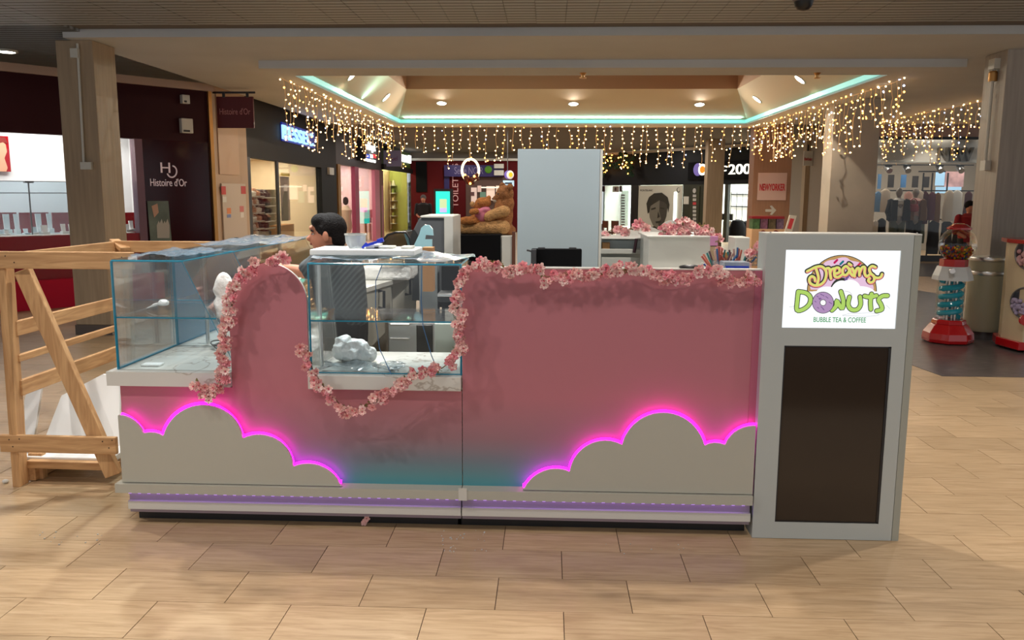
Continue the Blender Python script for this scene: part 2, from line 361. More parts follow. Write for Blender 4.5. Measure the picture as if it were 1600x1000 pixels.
# soffit: upper slab with its hole, lower slab one step down
SY0, SY1, SXL, SXR = G(800, 56, 3.4).y, 21.2, G(90, 56, 3.4).x, 14.
hy0, hy1 = G(880, 118, 3.3).y, G(880, 194, 3.3).y
hx0, hx1 = -3.55, 4.55
qy0 = G(880, 106, 3.3).y; qx0, qx1 = G(388, 100, 3.3).x, G(1500, 108, 3.3).x
def ring(x0, x1, y0, y1, a0, a1, b0, b1, z0, z1):
    return join(MB().box(x0, x1, y0, b0, z0, z1), MB().box(x0, x1, b1, y1, z0, z1), MB().box(x0, a0, b0, b1, z0, z1), MB().box(a1, x1, b0, b1, z0, z1))
sf = obj('soffit', ring(SXL, SXR, SY0, SY1, hx0, hx1, hy0, hy1, 3.4, ZC+.04), SOFF, loc=(0, 0, 0), **ST)
obj('lower_slab', ring(qx0, qx1, qy0, SY1-.4, hx0, hx1, hy0, hy1, 3.3, 3.4), SOFF, sf)
tz = 4.0; tx0, tx1 = D(635, 138, 18.2).x, D(1152, 140, 18.2).x; ty1 = 18.2; ty0 = hy0+.9
tz = D(880, 139, 18.2).z
lo = [Vector((hx0, hy0, 3.4)), Vector((hx1, hy0, 3.4)), Vector((hx1, hy1, 3.4)), Vector((hx0, hy1, 3.4))]
hi = [Vector((tx0, ty0, tz)), Vector((tx1, ty0, tz)), Vector((tx1, ty1, tz)), Vector((tx0, ty1, tz))]
TOPW = tz+.5
for k in range(4): obj('recess_slope', MB().quad(lo[k], lo[(k+1) % 4], hi[(k+1) % 4], hi[k]), SOFF2, sf)
wt = MB()
for k in range(4): wt.quad(hi[k], hi[(k+1) % 4], hi[(k+1) % 4]+Vector((0, 0, .5)), hi[k]+Vector((0, 0, .5)))
wt.quad(*[h+Vector((0, 0, .5)) for h in hi]); obj('recess_well', wt, BROWN, sf)
TEAL = mat('teal cove light', (.1, .6, .58), .5, emit=.62, ecol=(.36, .86, .78))
mb = MB(); e = .03
mb.box(hx0+e, hx1-e, hy1-.05, hy1-.02, 3.325, 3.40); mb.box(hx0+.02, hx0+.05, hy0, hy1-.05, 3.325, 3.40); mb.box(hx1-.05, hx1-.02, hy0, hy1-.05, 3.325, 3.40)
obj('cove_light_strip', mb, TEAL, sf, label='glowing teal light strip along the recess edge')
area('cove_glow', ((hx0+hx1)/2, hy1-.12, 3.42), hx1-hx0-.3, 70, (.45, 1, .92), ((hx0+hx1)/2, hy1-.5, 5), .1)
area('cove_glow_left', (hx0+.12, (hy0+hy1)/2, 3.42), .1, 50, (.45, 1, .92), (hx0+.5, (hy0+hy1)/2, 5), hy1-hy0-.3)
# recess downlights
LAMP = mat('lamp glow', (1, .95, .85), .5, emit=30, ecol=(1, .93, .82))
def nrm(a, b, c):
    n = (b-a).cross(c-a).normalized(); return n if n.z < 0 else -n
nf = nrm(lo[2], lo[3], hi[2]); nl = nrm(lo[3], lo[0], hi[3]); nr = nrm(lo[1], lo[2], hi[1])
dl = [(690, 161, lo[2], nf, 'recessed spot at the left of the three on the far slope'), (896, 162, lo[2], nf, 'recessed spot in the middle of the three on the far slope'), (1093, 163, lo[2], nf, 'recessed spot at the right of the three on the far slope'),
      (550, 118, lo[3], nl, 'elongated spot high on the left slope above the string lights'), (603, 152, lo[3], nl, 'elongated spot on the left slope near its far corner'),
      (1250, 124, lo[1], nr, 'elongated spot on the right slope nearer the viewer'), (1183, 155, lo[1], nr, 'elongated spot on the right slope near its far corner')]
for x, y, p, n, lab in dl:
    c = PL(x, y, p, n); q = n.to_track_quat('Z', 'Y').to_matrix()
    t = thing('recessed_downlight', lab, 'ceiling light', c, 'spots in the ceiling recess')
    a = MB().lathe([(.1, 0), (.12, 0), (.12, .012), (.1, .014)], n=20, caps=False); a.v = [c+q@v for v in a.v]; obj('trim_ring', a, WHITE, t)
    a = MB().lathe([(.01, .004), (.1, .004), (.095, .008), (.01, .009)], n=20); a.v = [c+q@v for v in a.v]; obj('lamp_disc', a, LAMP, t)
    spot('recess_lamp', c+n*.03, c+n+Vector((0, -1.0 if n is nf else 0, -.8)), 170, 165, .5, .012, (1, .84, .66))
# ceiling lamps in view and the dark dome
for x, y, lab in ((-3.97, 7.30, 'bright square ceiling light above the burgundy jewellery window'), (-1.5, 7.35, 'thin bright ceiling light cut by the top edge, above the shoe shop')):
    t = thing('ceiling_downlight', lab, 'ceiling light', (x, y, ZC-.02), 'square lights in the slatted ceiling')
    obj('lamp_frame', MB().box(x-.13, x+.13, y-.1, y+.1, ZC-.012, ZC+.01), WHITE, t); obj('lamp_lens', MB().box(x-.11, x+.11, y-.085, y+.085, ZC-.02, ZC-.012), mat('cool lamp lens', (.8, .95, 1), .5, emit=4), t)
c = G(10, 80, 3.45); t = thing('ceiling_downlight', 'small round ceiling light above the jewellery shop fascia', 'ceiling light', c)
obj('lamp_ring', MB().lathe([(.1, -.015), (.13, -.015), (.13, .01), (.1, .01)], c, caps=False), WHITE, t); obj('lamp_disc', MB().lathe([(.01, -.012), (.1, -.012), (.1, 0), (.01, 0)], c), LAMP, t)
c = G(1256, -3, 3.44); t = thing('dome_camera', 'dark dome camera hanging from the slatted ceiling', 'camera', c)
obj('mount', MB().lathe([(.09, -.03), (.1, -.02), (.1, .02), (.09, .02)], c), METALG, t); obj('dome', MB().lathe([(.01, -.11), (.05, -.1), (.075, -.07), (.085, -.03), (.01, -.03)], c), BLACK, t, smooth=True)
for x, y, lab in ((911, 117, 'small brass sprinkler head in the middle of the soffit'), (1277, 117, 'small dark sprinkler head right of centre on the soffit')):
    c = G(x, y-3, 3.3); t = thing('sprinkler_head', lab, 'sprinkler', c, 'sprinklers under the soffit')
    obj('stem', MB().lathe([(.02, -.06), (.025, -.03), (.05, 0), (.05, .0)], c, 10), GOLD, t); obj('deflector', MB().lathe([(.01, -.075), (.045, -.07), (.045, -.06), (.01, -.06)], c, 10), GOLD, t)
# ================================================================= PILLARS
def pillar(name, x0, x1, y0, y1, z1, m, lab, **kw):
    t = thing(name, lab, 'pillar', ((x0+x1)/2, (y0+y1)/2, 0), 'pillars under the soffit')
    t['kind'] = 'structure'
    obj('shaft', MB().box(x0, x1, y0, y1, .12, z1), m, t, bevel=.008); obj('plinth', MB().box(x0-.01, x1+.01, y0-.01, y1+.01, 0, .12), mat('plinth steel', lin((90, 80, 75)), .4, .3), t)
    return t
pl = pillar('pillar', D(96, 200, 9.6).x, D(153, 200, 9.6).x, 9.6, 10.1, 3.4, PILL, 'square wood-look pillar in front of the jewellery shop')
pw = Wall((-10, 9.6), (10, 9.6))
for a, b, c, d in ((109, 121, 75, 90), (125, 142, 253, 265)): pw.R('cable_box', a, b, c, d, WHITE, .05, 0, pl, bevel=.004)
obj('cable_conduit', MB().tube([pw.hit(121, 68, .02), pw.hit(131, 254, .02)], .014, 8), WHITE, pl)
pr_ = pillar('pillar', D(1562, 300, 10.38).x-.05, D(1562, 300, 10.38).x+.75, 10.38, 10.9, 3.4, PILLG, 'grey pillar with a conduit behind the gumball machine')
x = D(1562, 300, 10.38).x-.09
obj('cable_conduit', MB().tube([Vector((x, 10.6, 3.2)), Vector((x, 10.6, 2.12))], .02, 8), WHITE, pr_); obj('cable_box', join(MB().box(x-.03, x+.04, 10.53, 10.67, 3.2, 3.32), MB().box(x-.03, x+.04, 10.54, 10.66, 2.0, 2.12)), WHITE, pr_)
obj('conduit_cap', MB().lathe([(.05, 0), (.05, .1), (.04, .12)], (x, 10.6, 3.06)), GOLD, pr_)
y = 15.5; p3 = pillar('pillar', D(1296, 300, y).x, D(1368, 300, y).x, y, y+.5, 3.4, mat('veined grey laminate', lin((176, 168, 156)), .5, noise=.15, nscale=1.4), 'wide grey veined pillar behind the illuminated sign stand')
y = 21.; p4 = pillar('pillar', D(1176, 300, y).x, D(1235, 300, y).x, y, y+.5, 3.4, mat('brown laminate', lin((150, 112, 88)), .6, noise=.1, nscale=3, stretch=(9, 9, .5)), 'brown pillar carrying a pink square sign and an arrow')
y = 27.7; p5 = pillar('pillar', D(1104, 300, y).x, D(1130, 300, y).x, y, y+.5, 3.46, PILL, 'slim beige pillar in front of the optician')
# ================================================================= WALLS, LEFT
def seg(w, name, s0, s1, z0, z1, m, th=.15, off=-.15, parent=None, **kw): return obj(name, MB().fbox(w.A, w.d, w.n, s0, s1, z0, z1, off, off+th), m, parent, **kw)
a = G(0, 97, ZC); b = G(322, 131, ZC); dv = (b-a).normalized()
W1 = Wall(((a-dv*2.2).x, (a-dv*2.2).y), (b.x, b.y))
W2 = Wall((b.x, b.y), (-5.5, 15.2)); W3 = Wall((-5.5, 15.2), (-6.0, 23.6)); W4 = Wall((-6.0, 23.6), (-6.1, 30.6)); W5 = Wall((-6.1, 30.6), (-6.1, 37.)); W6 = Wall((-6.1, 37.), (2.3, 37.)); W7 = Wall((2.3, 36.8), (8.9, 26.0))
# --- jewellery shop
s_w1 = W1.st(214, 300); zt = W1.hit(60, 209).z; zb = W1.hit(60, 369).z
wl = seg(W1, 'wall_left', 0, W1.L, zt, ZC-.12, BURGM, **ST)
seg(W1, 'wall_panel', s_w1+.05, W1.L, 0, zt, BURG, parent=wl)
seg(W1, 'window_frame', s_w1, s_w1+.12, 0, zt, mat('mauve metal', lin((120, 90, 100)), .35, .5), .17, -.15, wl)
seg(W1, 'base_panel', 0, s_w1, .42, zb, REDP, parent=wl)
seg(W1, 'trim_1', 0, W1.L+.1, ZC-.12, ZC, mat('beige trim', lin((190, 165, 148)), .6), .2, -.15, **ST)
seg(W1, 'corner_post', W1.L-.0, W1.L+.06, 0, ZC-.12, GOLD, .2, -.15, wl)
obj('carpeted_plinth', MB().fbox(W1.A, W1.d, W1.n, 0, s_w1+.3, 0, .42, -.15, .12), REDC, None, label='crimson carpeted plinth under the jewellery window', cat='plinth')
# interior box
ib = MB(); A = lambda s_, z_, o_: W1.pt(s_, z_, o_)
dp = -1.7
ib.quad(A(-1.5, zb-.3, dp), A(W1.L-.6, zb-.3, dp), A(W1.L-.6, 3.2, dp), A(-1.5, 3.2, dp)); ib.quad(A(-1.5, 3.2, dp), A(W1.L-.6, 3.2, dp), A(W1.L-.6, 3.2, -.16), A(-1.5, 3.2, -.16))
ib.quad(A(W1.L-.6, zb-.3, dp), A(W1.L-.6, 3.2, dp), A(W1.L-.6, 3.2, -.16), A(W1.L-.6, zb-.3, -.16))
obj('wall_jewellery', ib, mat('shop white wall', (.86, .85, .84), .7), **ST)
mid = W1.pt(s_w1*.5, 3.1, -.8)
for k in range(5):
    p = W1.pt(s_w1*(.08+.23*k), 3.1, -1.35); spot('jewellery_lamp', p, p+Vector((0, 0, -1))-W1.n*.18, 26, 90, .4, .04, (1, .97, .93))
area('jewellery_glow', mid, 3.5, 95, (1, .98, .96), None, 1.0, W1.d)
obj('window_1', MB().fbox(W1.A, W1.d, W1.n, 0, s_w1, zb, zt, -.09, -.08), GLASS, None, **ST)
# display: shelf, red boards, busts
sh = thing('display_counter', 'glass display counter with red boards inside the jewellery window', 'counter', W1.pt(1.8, 0, -.9))
zf = W1.hit(60, 366, -.5).z
obj('counter_top', MB().fbox(W1.A, W1.d, W1.n, 0, s_w1, zf-.05, zf, -1.1, -.16), WHITE, sh); obj('counter_body', MB().fbox(W1.A, W1.d, W1.n, 0, s_w1, .05, zf-.05, -1.05, -.2), REDP, sh)
zg = W1.hit(60, 283, -.5).z; zg2 = W1.hit(60, 301, -.5).z
obj('glass_screen', MB().fbox(W1.A, W1.d, W1.n, 0, s_w1, zf, zg, -.52, -.515), glass('blue case glass', (.80, .88, .92), .5, .05, .12, (.7, .8, .9)), sh)
obj('glass_rail', join(MB().fbox(W1.A, W1.d, W1.n, 0, s_w1, zg-.01, zg, -.53, -.5), MB().fbox(W1.A, W1.d, W1.n, 0, s_w1, zg2-.012, zg2, -.53, -.5)), METALG, sh)
for x0, x1 in ((-60, -12), (-8, 27), (31, 77), (82, 118), (190, 213)): W1.R('display_board', x0, x1, 332, 364, REDP, .02, -.9, sh)
sp = W1.st(47, 320, -.45); obj('lamp_post', join(MB().fbox(W1.A, W1.d, W1.n, sp-.008, sp+.008, zf, zg-.02, -.46, -.44), MB().fbox(W1.A, W1.d, W1.n, sp-.06, sp+.06, zg-.03, zg, -.47, -.4)), METALG, sh)
JW = mat('white velvet display', (.9, .88, .86), .6)
busts = [(-2, 8), (6, 14), (15, 26), (32, 39), (40, 48), (52, 60), (63, 74), (66, 76), (84, 92), (93, 101), (103, 113), (196, 204), (205, 212)]
for i, (x0, x1) in enumerate(busts):
    tall = i in (2, 3, 7, 8)
    s0, s1 = W1.st(x0, 355, -.5), W1.st(x1, 355, -.5); hh = (.30 if tall else random.uniform(.08, .17)); o = -.75 if tall else random.uniform(-.6, -.35)
    n0 = o; b_ = MB().fbox(W1.A, W1.d, W1.n, s0, s1, zf, zf+hh*.25, n0-.06, n0+.06)
    b_.prism([W1.pt(s0+.01, zf+hh*.25, n0-.03), W1.pt(s1-.01, zf+hh*.25, n0-.03), W1.pt(s1-.005, zf+hh, n0-.05), W1.pt(s0+.005, zf+hh, n0-.05)], W1.n*.03)
    obj('jewellery_stand', b_, JW, None, group='white jewellery stands in the window', label='%s white jewellery stand in the burgundy shop window, %s from the left' % ('tall' if tall else 'low', ORD[i]), cat='display stand')
# posters
t = thing('poster', 'red fashion portrait poster at the left edge of the jewellery window', 'poster', W1.hit(0, 240, -1.6))
W1.R('sheet', -25, 15, 212, 268, REDP, .02, -1.66, t)
SKIN = mat('skin', lin((205, 150, 118)), .5); SKIND = mat('tan skin', lin((176, 118, 88)), .5)
W1.poly('portrait', [(-14, 268), (-12, 246), (-14, 232), (-8, 220), (1, 218), (9, 226), (11, 237), (7, 247), (12, 262), (10, 268)], SKIN, .004, -1.64, t)
W1.poly('portrait_hair', [(-16, 240), (-16, 222), (-6, 213), (8, 215), (12, 224), (4, 222), (-8, 226), (-12, 240)], mat('red brown hair', lin((120, 30, 22)), .5), .005, -1.638, t)
# logo on panel
SIGNP = mat('pale sign print', lin((222, 200, 205)), .5, emit=.15)
t = thing('wall_sign', 'pale monogram and name lettering on the burgundy glossy panel', 'sign', W1.hit(265, 290))
W1.T('monogram_letter', 'H', 251, 266, 254, 270, SIGNP, .002, t, .01)
mb = MB(); c = Vector((0, 0, 0)); pts = []
for k in range(22):
    a_ = math.radians(200+k*11.5); pts.append(W1.hit(268.5+7.5*math.cos(a_), 268-9*math.sin(a_), .012))
obj('monogram_curl', mb.tube(pts, .012, 6), SIGNP, t)
W1.T('letters', "Histoire d'Or", 235, 292, 279, 291, SIGNP, .002, t, .01)
t = thing('poster', 'grey-green window poster with a chandelier motif on the burgundy panel', 'poster', W1.hit(248, 345, .01))
W1.poly('sheet', [(230, 314), (263, 314), (269, 386), (236, 386)], mat('grey green print', lin((108, 124, 116)), .4, noise=.5, nscale=2.5), .01, .01, t)
W1.poly('candle_motif', [(237, 322), (246, 318), (248, 332), (241, 340)], mat('peach print', lin((200, 160, 140)), .5), .003, .021, t)
for k in range(4): W1.poly('print_motif', [(245+k*4.6, 352-3*(k % 2)), (248+k*4.6, 345-3*(k % 2)), (251+k*4.6, 352), (251+k*4.6, 372), (246+k*4.6, 372)], mat('pale print', lin((190, 190, 185)), .5), .003, .021, t)
for x0, x1, y0, y1, l in ((285, 297, 148, 162, 'small white alarm sounder high on the burgundy panel'), (284, 302, 185, 208, 'white alarm box below the sounder on the burgundy panel')):
    t = thing('alarm_box', l, 'alarm', W1.hit(x0, y1)); W1.R('housing', x0, x1, y0, y1, WHITE, .09, 0, t, bevel=.01); W1.R('badge', x0+3, x1-5, y1-5, y1-2, BLACK, .004, .09, t)
# hanging sign
hp = W1.hit(330, 146, .0); t = thing('hanging_sign', 'square burgundy sign hanging from a black bracket beside the jewellery shop', 'sign', (hp.x, hp.y, 2.7))
HW = Wall((hp.x, hp.y+.15), (hp.x+10, hp.y+.15))
HW.R('bracket', 329, 398, 143, 146, BLACK, .03, 0, t); HW.R('sign_panel', 339, 396, 151, 200, mat('sign burgundy', lin((88, 14, 24)), .5), .04, -.005, t)
HW.R('strap', 347, 351, 144, 152, BLACK, .02, .04, t); HW.R('strap', 384, 388, 144, 152, BLACK, .02, .04, t)
HW.T('letters', "Histoire d'Or", 343, 391, 169, 179, mat('dim pink print', lin((190, 130, 132)), .5), .036, t, .004)
# --- beige wall with service cabinets
wb = seg(W2, 'wall_left_service', 0, W2.L, 0, ZC, mat('beige wall', lin((196, 172, 150)), .7), **ST)
W2.R('service_panel', 341, 372, 152, 284, mat('beige door', lin((205, 176, 150)), .6), .02, 0, wb, z0=2.0, z1=ZC-.1)
CR = mat('cream door', lin((205, 192, 180)), .5)
t = thing('service_cabinet', 'cream service cabinet doors with red fire stickers beside the shoe shop', 'cabinet', W2.pt(.8, 0, .02))
s0, s1 = W2.st(346, 330), W2.st(383, 330); zc0 = W2.hit(365, 287).z
obj('door_leaf', MB().fbox(W2.A, W2.d, W2.n, s0, s1, .05, zc0, 0, .03), CR, t, bevel=.005)
W2.R('lock', 367, 372, 371, 374, BLACK, .01, .03, t)
for i, (x0, x1, y0, y1, c) in enumerate(((346, 353, 291, 304, (200, 60, 60)), (377, 384, 291, 303, (200, 60, 60)), (348, 354, 307, 316, (225, 225, 220)), (355, 361, 325, 334, (230, 140, 90)), (355, 361, 335, 340, (120, 140, 200)), (375, 381, 322, 331, (210, 120, 120)), (376, 381, 332, 340, (230, 225, 222)))):
    W2.R('sticker', x0, x1, y0, y1, mat('sticker %d' % i, lin(c), .5), .004, .03, t)
# --- shoe shop (blue neon)
zh = W3.hit(400, 247).z
w3 = seg(W3, 'wall_left_shoe_shop', 0, W3.L, zh, ZC, DKFAS, **ST)
sj0, sj1, sj2 = W3.st(394, 320), W3.st(504, 320), W3.L
seg(W3, 'jamb', 0, sj0, 0, zh, mat('slate jamb', lin((40, 42, 48)), .4), parent=w3); seg(W3, 'jamb', sj1, sj2, 0, zh, ANTH, parent=w3)
seg(W3, 'mullion', W3.st(436, 320), W3.st(439, 320), 0, zh, BLACK, .04, -.06, parent=w3)
seg(W3, 'base_panel', sj0, sj1, 0, .3, DKFAS, parent=w3)
obj('window_2', MB().fbox(W3.A, W3.d, W3.n, sj0, sj1, .3, zh, -.09, -.08), GLASS, None, **ST)
CREAM = mat('cream interior', (.80, .68, .50), .7)
def interior(w, s0, s1, dp, z1, m, name, base=0.0):
    q = MB(); P = w.pt
    q.quad(P(s0, base, -dp), P(s1, base, -dp), P(s1, z1, -dp), P(s0, z1, -dp)); q.quad(P(s0, z1, -dp), P(s1, z1, -dp), P(s1, z1, -.16), P(s0, z1, -.16))
    q.quad(P(s0, base, -dp), P(s0, z1, -dp), P(s0, z1, -.16), P(s0, base, -.16)); q.quad(P(s1, base, -dp), P(s1, z1, -dp), P(s1, z1, -.16), P(s1, base, -.16))
    return obj(name, q, m, None, **ST)
interior(W3, sj0-.1, sj1+.1, 2.6, zh+.25, CREAM, 'wall_shoe_shop')
q = W3.pt((sj0+sj1)/2, zh+.2, -1.2); area('shoe_shop_glow', q, (sj1-sj0)*.9, 190, (1, .88, .66), None, 1.2, W3.d)
NEON = mat('blue neon', (.1, .3, 1), .5, emit=1.3, ecol=(.4, .7, 1))
t = thing('neon_sign', 'blue neon shop lettering on the charcoal fascia', 'sign', W3.hit(465, 212))
W3.R('backplate', 441, 492, 199, 226, mat('blue backplate', (.01, .03, .25), .5, emit=.2, ecol=(.005, .03, .6)), .03, 0, t)
W3.T('letters', 'BESSEC', 443, 490, 202, 223, NEON, .05, t, .04, .01)
# shoes on shelves
SH = [mat('shoe %d' % i, lin(c), .5) for i, c in enumerate(((28, 22, 22), (60, 30, 26), (225, 220, 210), (120, 70, 40), (190, 140, 110), (45, 40, 44)))]
def shoe_mesh(mm, name):
    me = MB().lathe([(.045, 0), (.052, .012), (.05, .02)], (0, 0, 0), 14, 2.5, .95)
    me.ball((.035, 0, .04), (.1, .042, .035), 12, 6); me.ball((-.06, 0, .06), (.055, .04, .055), 12, 6)
    return obj(name, me, mm, None, smooth=True, loc=(0, 0, 0))
protos = [shoe_mesh(m_, 'shoe') for m_ in SH]
used = [False]*len(protos)
def shoe(k, p, rz, lab, grp):
    if not used[k]: o = protos[k]; used[k] = True
    else: o = protos[k].copy(); COL.objects.link(o)
    o.location = p; o.rotation_euler = (0, 0, rz); o.scale = (1.5, 1.5, 1.5); tag(o, lab, 'shoe', grp)
rk = thing('shoe_rack', 'wall rack of glass shelves carrying rows of shoes in the shoe shop', 'rack', W3.pt(sj0+.9, 0, -.5))
for off_, xa, xb, ys_, nm in ((-.5, 396, 414, (306, 319, 332, 345, 357, 369, 381), 'pale'), (-.5, 415, 431, (308, 321, 333, 345, 356, 368, 380), 'dark')):
    for iy, yy in enumerate(ys_):
        a, b, c, d = W3.ext(xa, xb, yy-1, yy+1, off_)
        obj('shelf', MB().fbox(W3.A, W3.d, W3.n, a, b, c-.01, c+.01, off_-.35, off_), WHITE, rk)
        n = 4 if nm == 'pale' else 3
        for k in range(n):
            p = W3.pt(a+(b-a)*(k+.5)/n, c+.012, off_-.17)
            shoe(random.choice([2, 2, 4]) if nm == 'pale' else random.choice([0, 1, 5]), p, random.uniform(1.2, 1.9), '%s shoe, %s from the left on the %s %s-shoe shelf from the top' % (nm, ORD[k], ORD[iy], nm), nm+' shoes on the shoe shop rack')
W3.R('back_board', 394, 433, 296, 392, mat('rack back board', lin((128, 120, 96)), .7), .02, -.92, rk)
mb = MB()
for s_ in (W3.st(395, 340, -.5), W3.st(414, 340, -.5), W3.st(432, 340, -.5)): mb.fbox(W3.A, W3.d, W3.n, s_-.012, s_+.012, 0, 1.7, -.87, -.84)
obj('upright', mb, METALG, rk)
tb = thing('display_table', 'low display table with shoes behind the leaning person', 'table', W3.pt(sj1-1.5, 0, -.5))
a, b, c, d = W3.ext(440, 500, 396, 398, -.3); obj('table_top', MB().fbox(W3.A, W3.d, W3.n, a, b, c-.04, c, -1.2, -.2), WHITE, tb); obj('table_body', MB().fbox(W3.A, W3.d, W3.n, a+.1, b-.1, 0, c-.04, -1.1, -.25), BLACKM, tb)
for k in range(12): shoe(random.choice([3, 4, 1, 2]), W3.pt(a+.2+(b-a-.4)*k/11, c, -.4-.35*(k % 2)), random.uniform(0, 6), 'shoe on the low display table, %s from the left' % ORD[k], 'shoes on the low display table')
W3.R('stool_box', 441, 460, 351, 372, mat('wood display block', lin((190, 140, 90)), .6), .3, -.9, None, label='wooden display block with boots behind the shop window', cat='display block')
t = thing('poster', 'fashion poster hanging in the shoe shop window beside its mullion', 'poster', W3.hit(448, 300, -.3)); W3.R('sheet', 439, 453, 276, 345, mat('muted print', lin((190, 170, 165)), .5, noise=.35, nscale=4), .01, -.35, t)
W3.poly('figure_print', [(441, 345), (442, 310), (445, 298), (449, 300), (451, 330), (451, 345)], mat('grey green coat print', lin((120, 120, 105)), .5), .003, -.338, t); W3.R('print_band', 439, 453, 270, 275, mat('yellow band', lin((235, 190, 60)), .5, emit=.3), .01, -.35, t)
W3.R('alarm_box', 515, 522, 262, 273, WHITE, .06, 0, None, label='small white box on the black jamb of the shoe shop', cat='alarm')
# --- pink cosmetics shop
zh4 = W4.hit(565, 262).z; PINK = mat('pink frame', lin((190, 110, 130)), .4)
w4 = seg(W4, 'wall_left_cosmetics_shop', 0, W4.L, zh4, ZC, mat('dark brown fascia', lin((48, 28, 26)), .5), **ST)
for x0, x1, m_ in ((530, 534, GOLD), (556, 562, mat('deep pink frame', lin((150, 60, 90)), .4)), (587, 594, PINK), (594, 600, mat('rust pillar', lin((105, 62, 48)), .6))):
    W4.R('jamb', x0, x1, 270, 400, m_, .12, -.1, w4, z0=0, z1=zh4)
obj('window_3', MB().fbox(W4.A, W4.d, W4.n, 0, W4.st(590, 320), .05, zh4, -.09, -.08), GLASS, None, **ST)
interior(W4, 0, W4.L, 2.5, zh4+.3, mat('pale pink interior', (.80, .64, .60), .7), 'wall_cosmetics_shop')
q = W4.pt(W4.L/2, zh4+.2, -1.2); area('cosmetics_glow', q, W4.L*.9, 230, (1, .86, .80), None, 1.2, W4.d)
t = thing('lightbox_sign', 'small white and tricolour lightbox sign on the brown fascia', 'sign', W4.hit(580, 235, .1))
W4.R('box', 573, 588, 222, 252, BLACK, .3, .02, t); W4.R('glow_panel', 572, 587, 249, 253, mat('white glow', (1, 1, 1), .5, emit=2.5), .02, .33, t); W4.T('letters', 'adopt', 573, 587, 224, 238, mat('white glow', (1, 1, 1)), .32, t, .03, .03)
for k, c in enumerate(((30, 80, 200), (240, 240, 240), (210, 30, 50))): W4.R('flag_band', 573+k*5, 578+k*5, 241, 247, mat('flag %d' % k, lin(c), .5, emit=.8, ecol=lin(c)), .02, .32, t)
t = thing('poster_easel', 'small red and black poster on a wooden easel in the cosmetics shop', 'easel', W4.pt(W4.st(575, 380), 0, -.3))
W4.R('poster_top', 570, 582, 328, 341, mat('bright red print', lin((215, 40, 45)), .5), .02, -.4, t); W4.R('poster_base', 570, 581, 341, 349, BLACKM, .02, -.4, t)
for a, b in ((571, 574), (578, 581)): W4.R('leg', a, b, 349, 385, PINE['z'], .03, -.42, t)
t = thing('mannequin_bust', 'dark haired mannequin in a beige dress in the cosmetics window', 'mannequin', W4.pt(W4.st(542, 350), 0, -.7))
c = W4.hit(541, 340, -.7); obj('dress', MB().lathe([(.15, -.5), (.2, -.3), (.17, 0), (.2, .25), (.08, .4)], c, 14), mat('beige dress', lin((190, 172, 140)), .8), t, smooth=True); obj('head', MB().ball(c+Vector((0, 0, .55)), (.1, .1, .14)), BLACKM, t, smooth=True); obj('stand', MB().tube([c+Vector((0, 0, -.5)), Vector((c.x, c.y, 0))], .05), CHROME, t)
W4.R('shelf_unit', 536, 556, 287, 300, mat('pink print', lin((225, 130, 150)), .5, noise=.4, nscale=3), .02, -1.5, None, label='pink patterned wall picture in the cosmetics shop', cat='picture')
W4.R('drawer_block', 536, 552, 367, 376, REDP, .4, -1.0, None, label='dark red display block in the cosmetics window', cat='display block')
# --- green cosmetics shop
zh5 = W5.hit(625, 262).z; GRN = mat('olive green fascia', lin((62, 84, 26)), .5)
w5 = seg(W5, 'wall_left_green_shop', 0, W5.L, zh5, ZC-.05, GRN, **ST)
W5.R('lintel', 600, 650, 263, 272, DKFAS, .1, 0, w5, z0=zh5-.18, z1=zh5+.02)
W5.R('jamb', 646, 651, 270, 380, METALG, .12, -.1, w5, z0=0, z1=zh5)
interior(W5, 0, W5.L, 2.0, zh5+.3, mat('lime interior', (.42, .45, .10), .7), 'wall_green_shop')
q = W5.pt(W5.L/2, zh5+.2, -.9); area('green_shop_glow', q, W5.L*.9, 260, (1, .92, .65), None, 1.2, W5.d)
obj('window_4', MB().fbox(W5.A, W5.d, W5.n, 0, W5.st(646, 320), .05, zh5-.18, -.09, -.08), GLASS, None, **ST)
W5.R('wall_cream_strip', 601, 611, 270, 380, mat('cream column', lin((225, 200, 150)), .6), .05, -1.0, None, z0=0, z1=zh5, **ST)
for i, (x0, x1) in enumerate(((611, 620), (621, 630), (631, 643))):
    t = thing('shelf_unit', ('cream shelf unit of bottles nearest the pillar of the green shop', 'middle shelf unit in the green shop window', 'lime shelf unit at the far end of the green shop')[i], 'shelves', W5.pt(W5.st(x0, 350, -.8), 0, -.8))
    W5.R('back', x0, x1, 276, 372, mat('shelf back %d' % i, (.55, .50, .14) if i else (.5, .36, .2), .6), .05, -.9, t, z0=.1, z1=2.2)
    for k in range(6):
        s0, s1 = W5.st(x0, 330, -.8), W5.st(x1, 330, -.8); obj('shelf', MB().fbox(W5.A, W5.d, W5.n, s0, s1, .35+k*.33, .37+k*.33, -.85, -.6), WHITE, t)
        q = MB()
        for j in range(8):
            s_ = s0+(s1-s0)*(j+.5)/8; q.fbox(W5.A, W5.d, W5.n, s_-.03, s_+.03, .37+k*.33, .37+k*.33+random.uniform(.1, .22), -.75, -.68)
        obj('bottles', q, mat('bottle %d' % ((i+k) % 3), ((.6, .45, .2), (.25, .3, .05), (.75, .7, .5))[(i+k) % 3], .4), t, kind='stuff')
t = thing('shop_sign', 'white lit lettering on the olive green fascia', 'sign', W5.hit(635, 245)); W5.T('letters', 'll', 639.5, 642.5, 243, 255, MATS['white glow'], .03, t, .06, .03); W5.T('letters', 'noca', 627, 637, 242, 253, MATS['white glow'], .03, t, .06, .03)
q = W5.hit(596, 250, .3); t = thing('hanging_sign', 'square grey-lilac sign hanging before the green fascia', 'sign', (q.x, q.y, 2.5)); HV = Wall((q.x-1, W5.A.y+.4), (q.x+5, W5.A.y+.4))
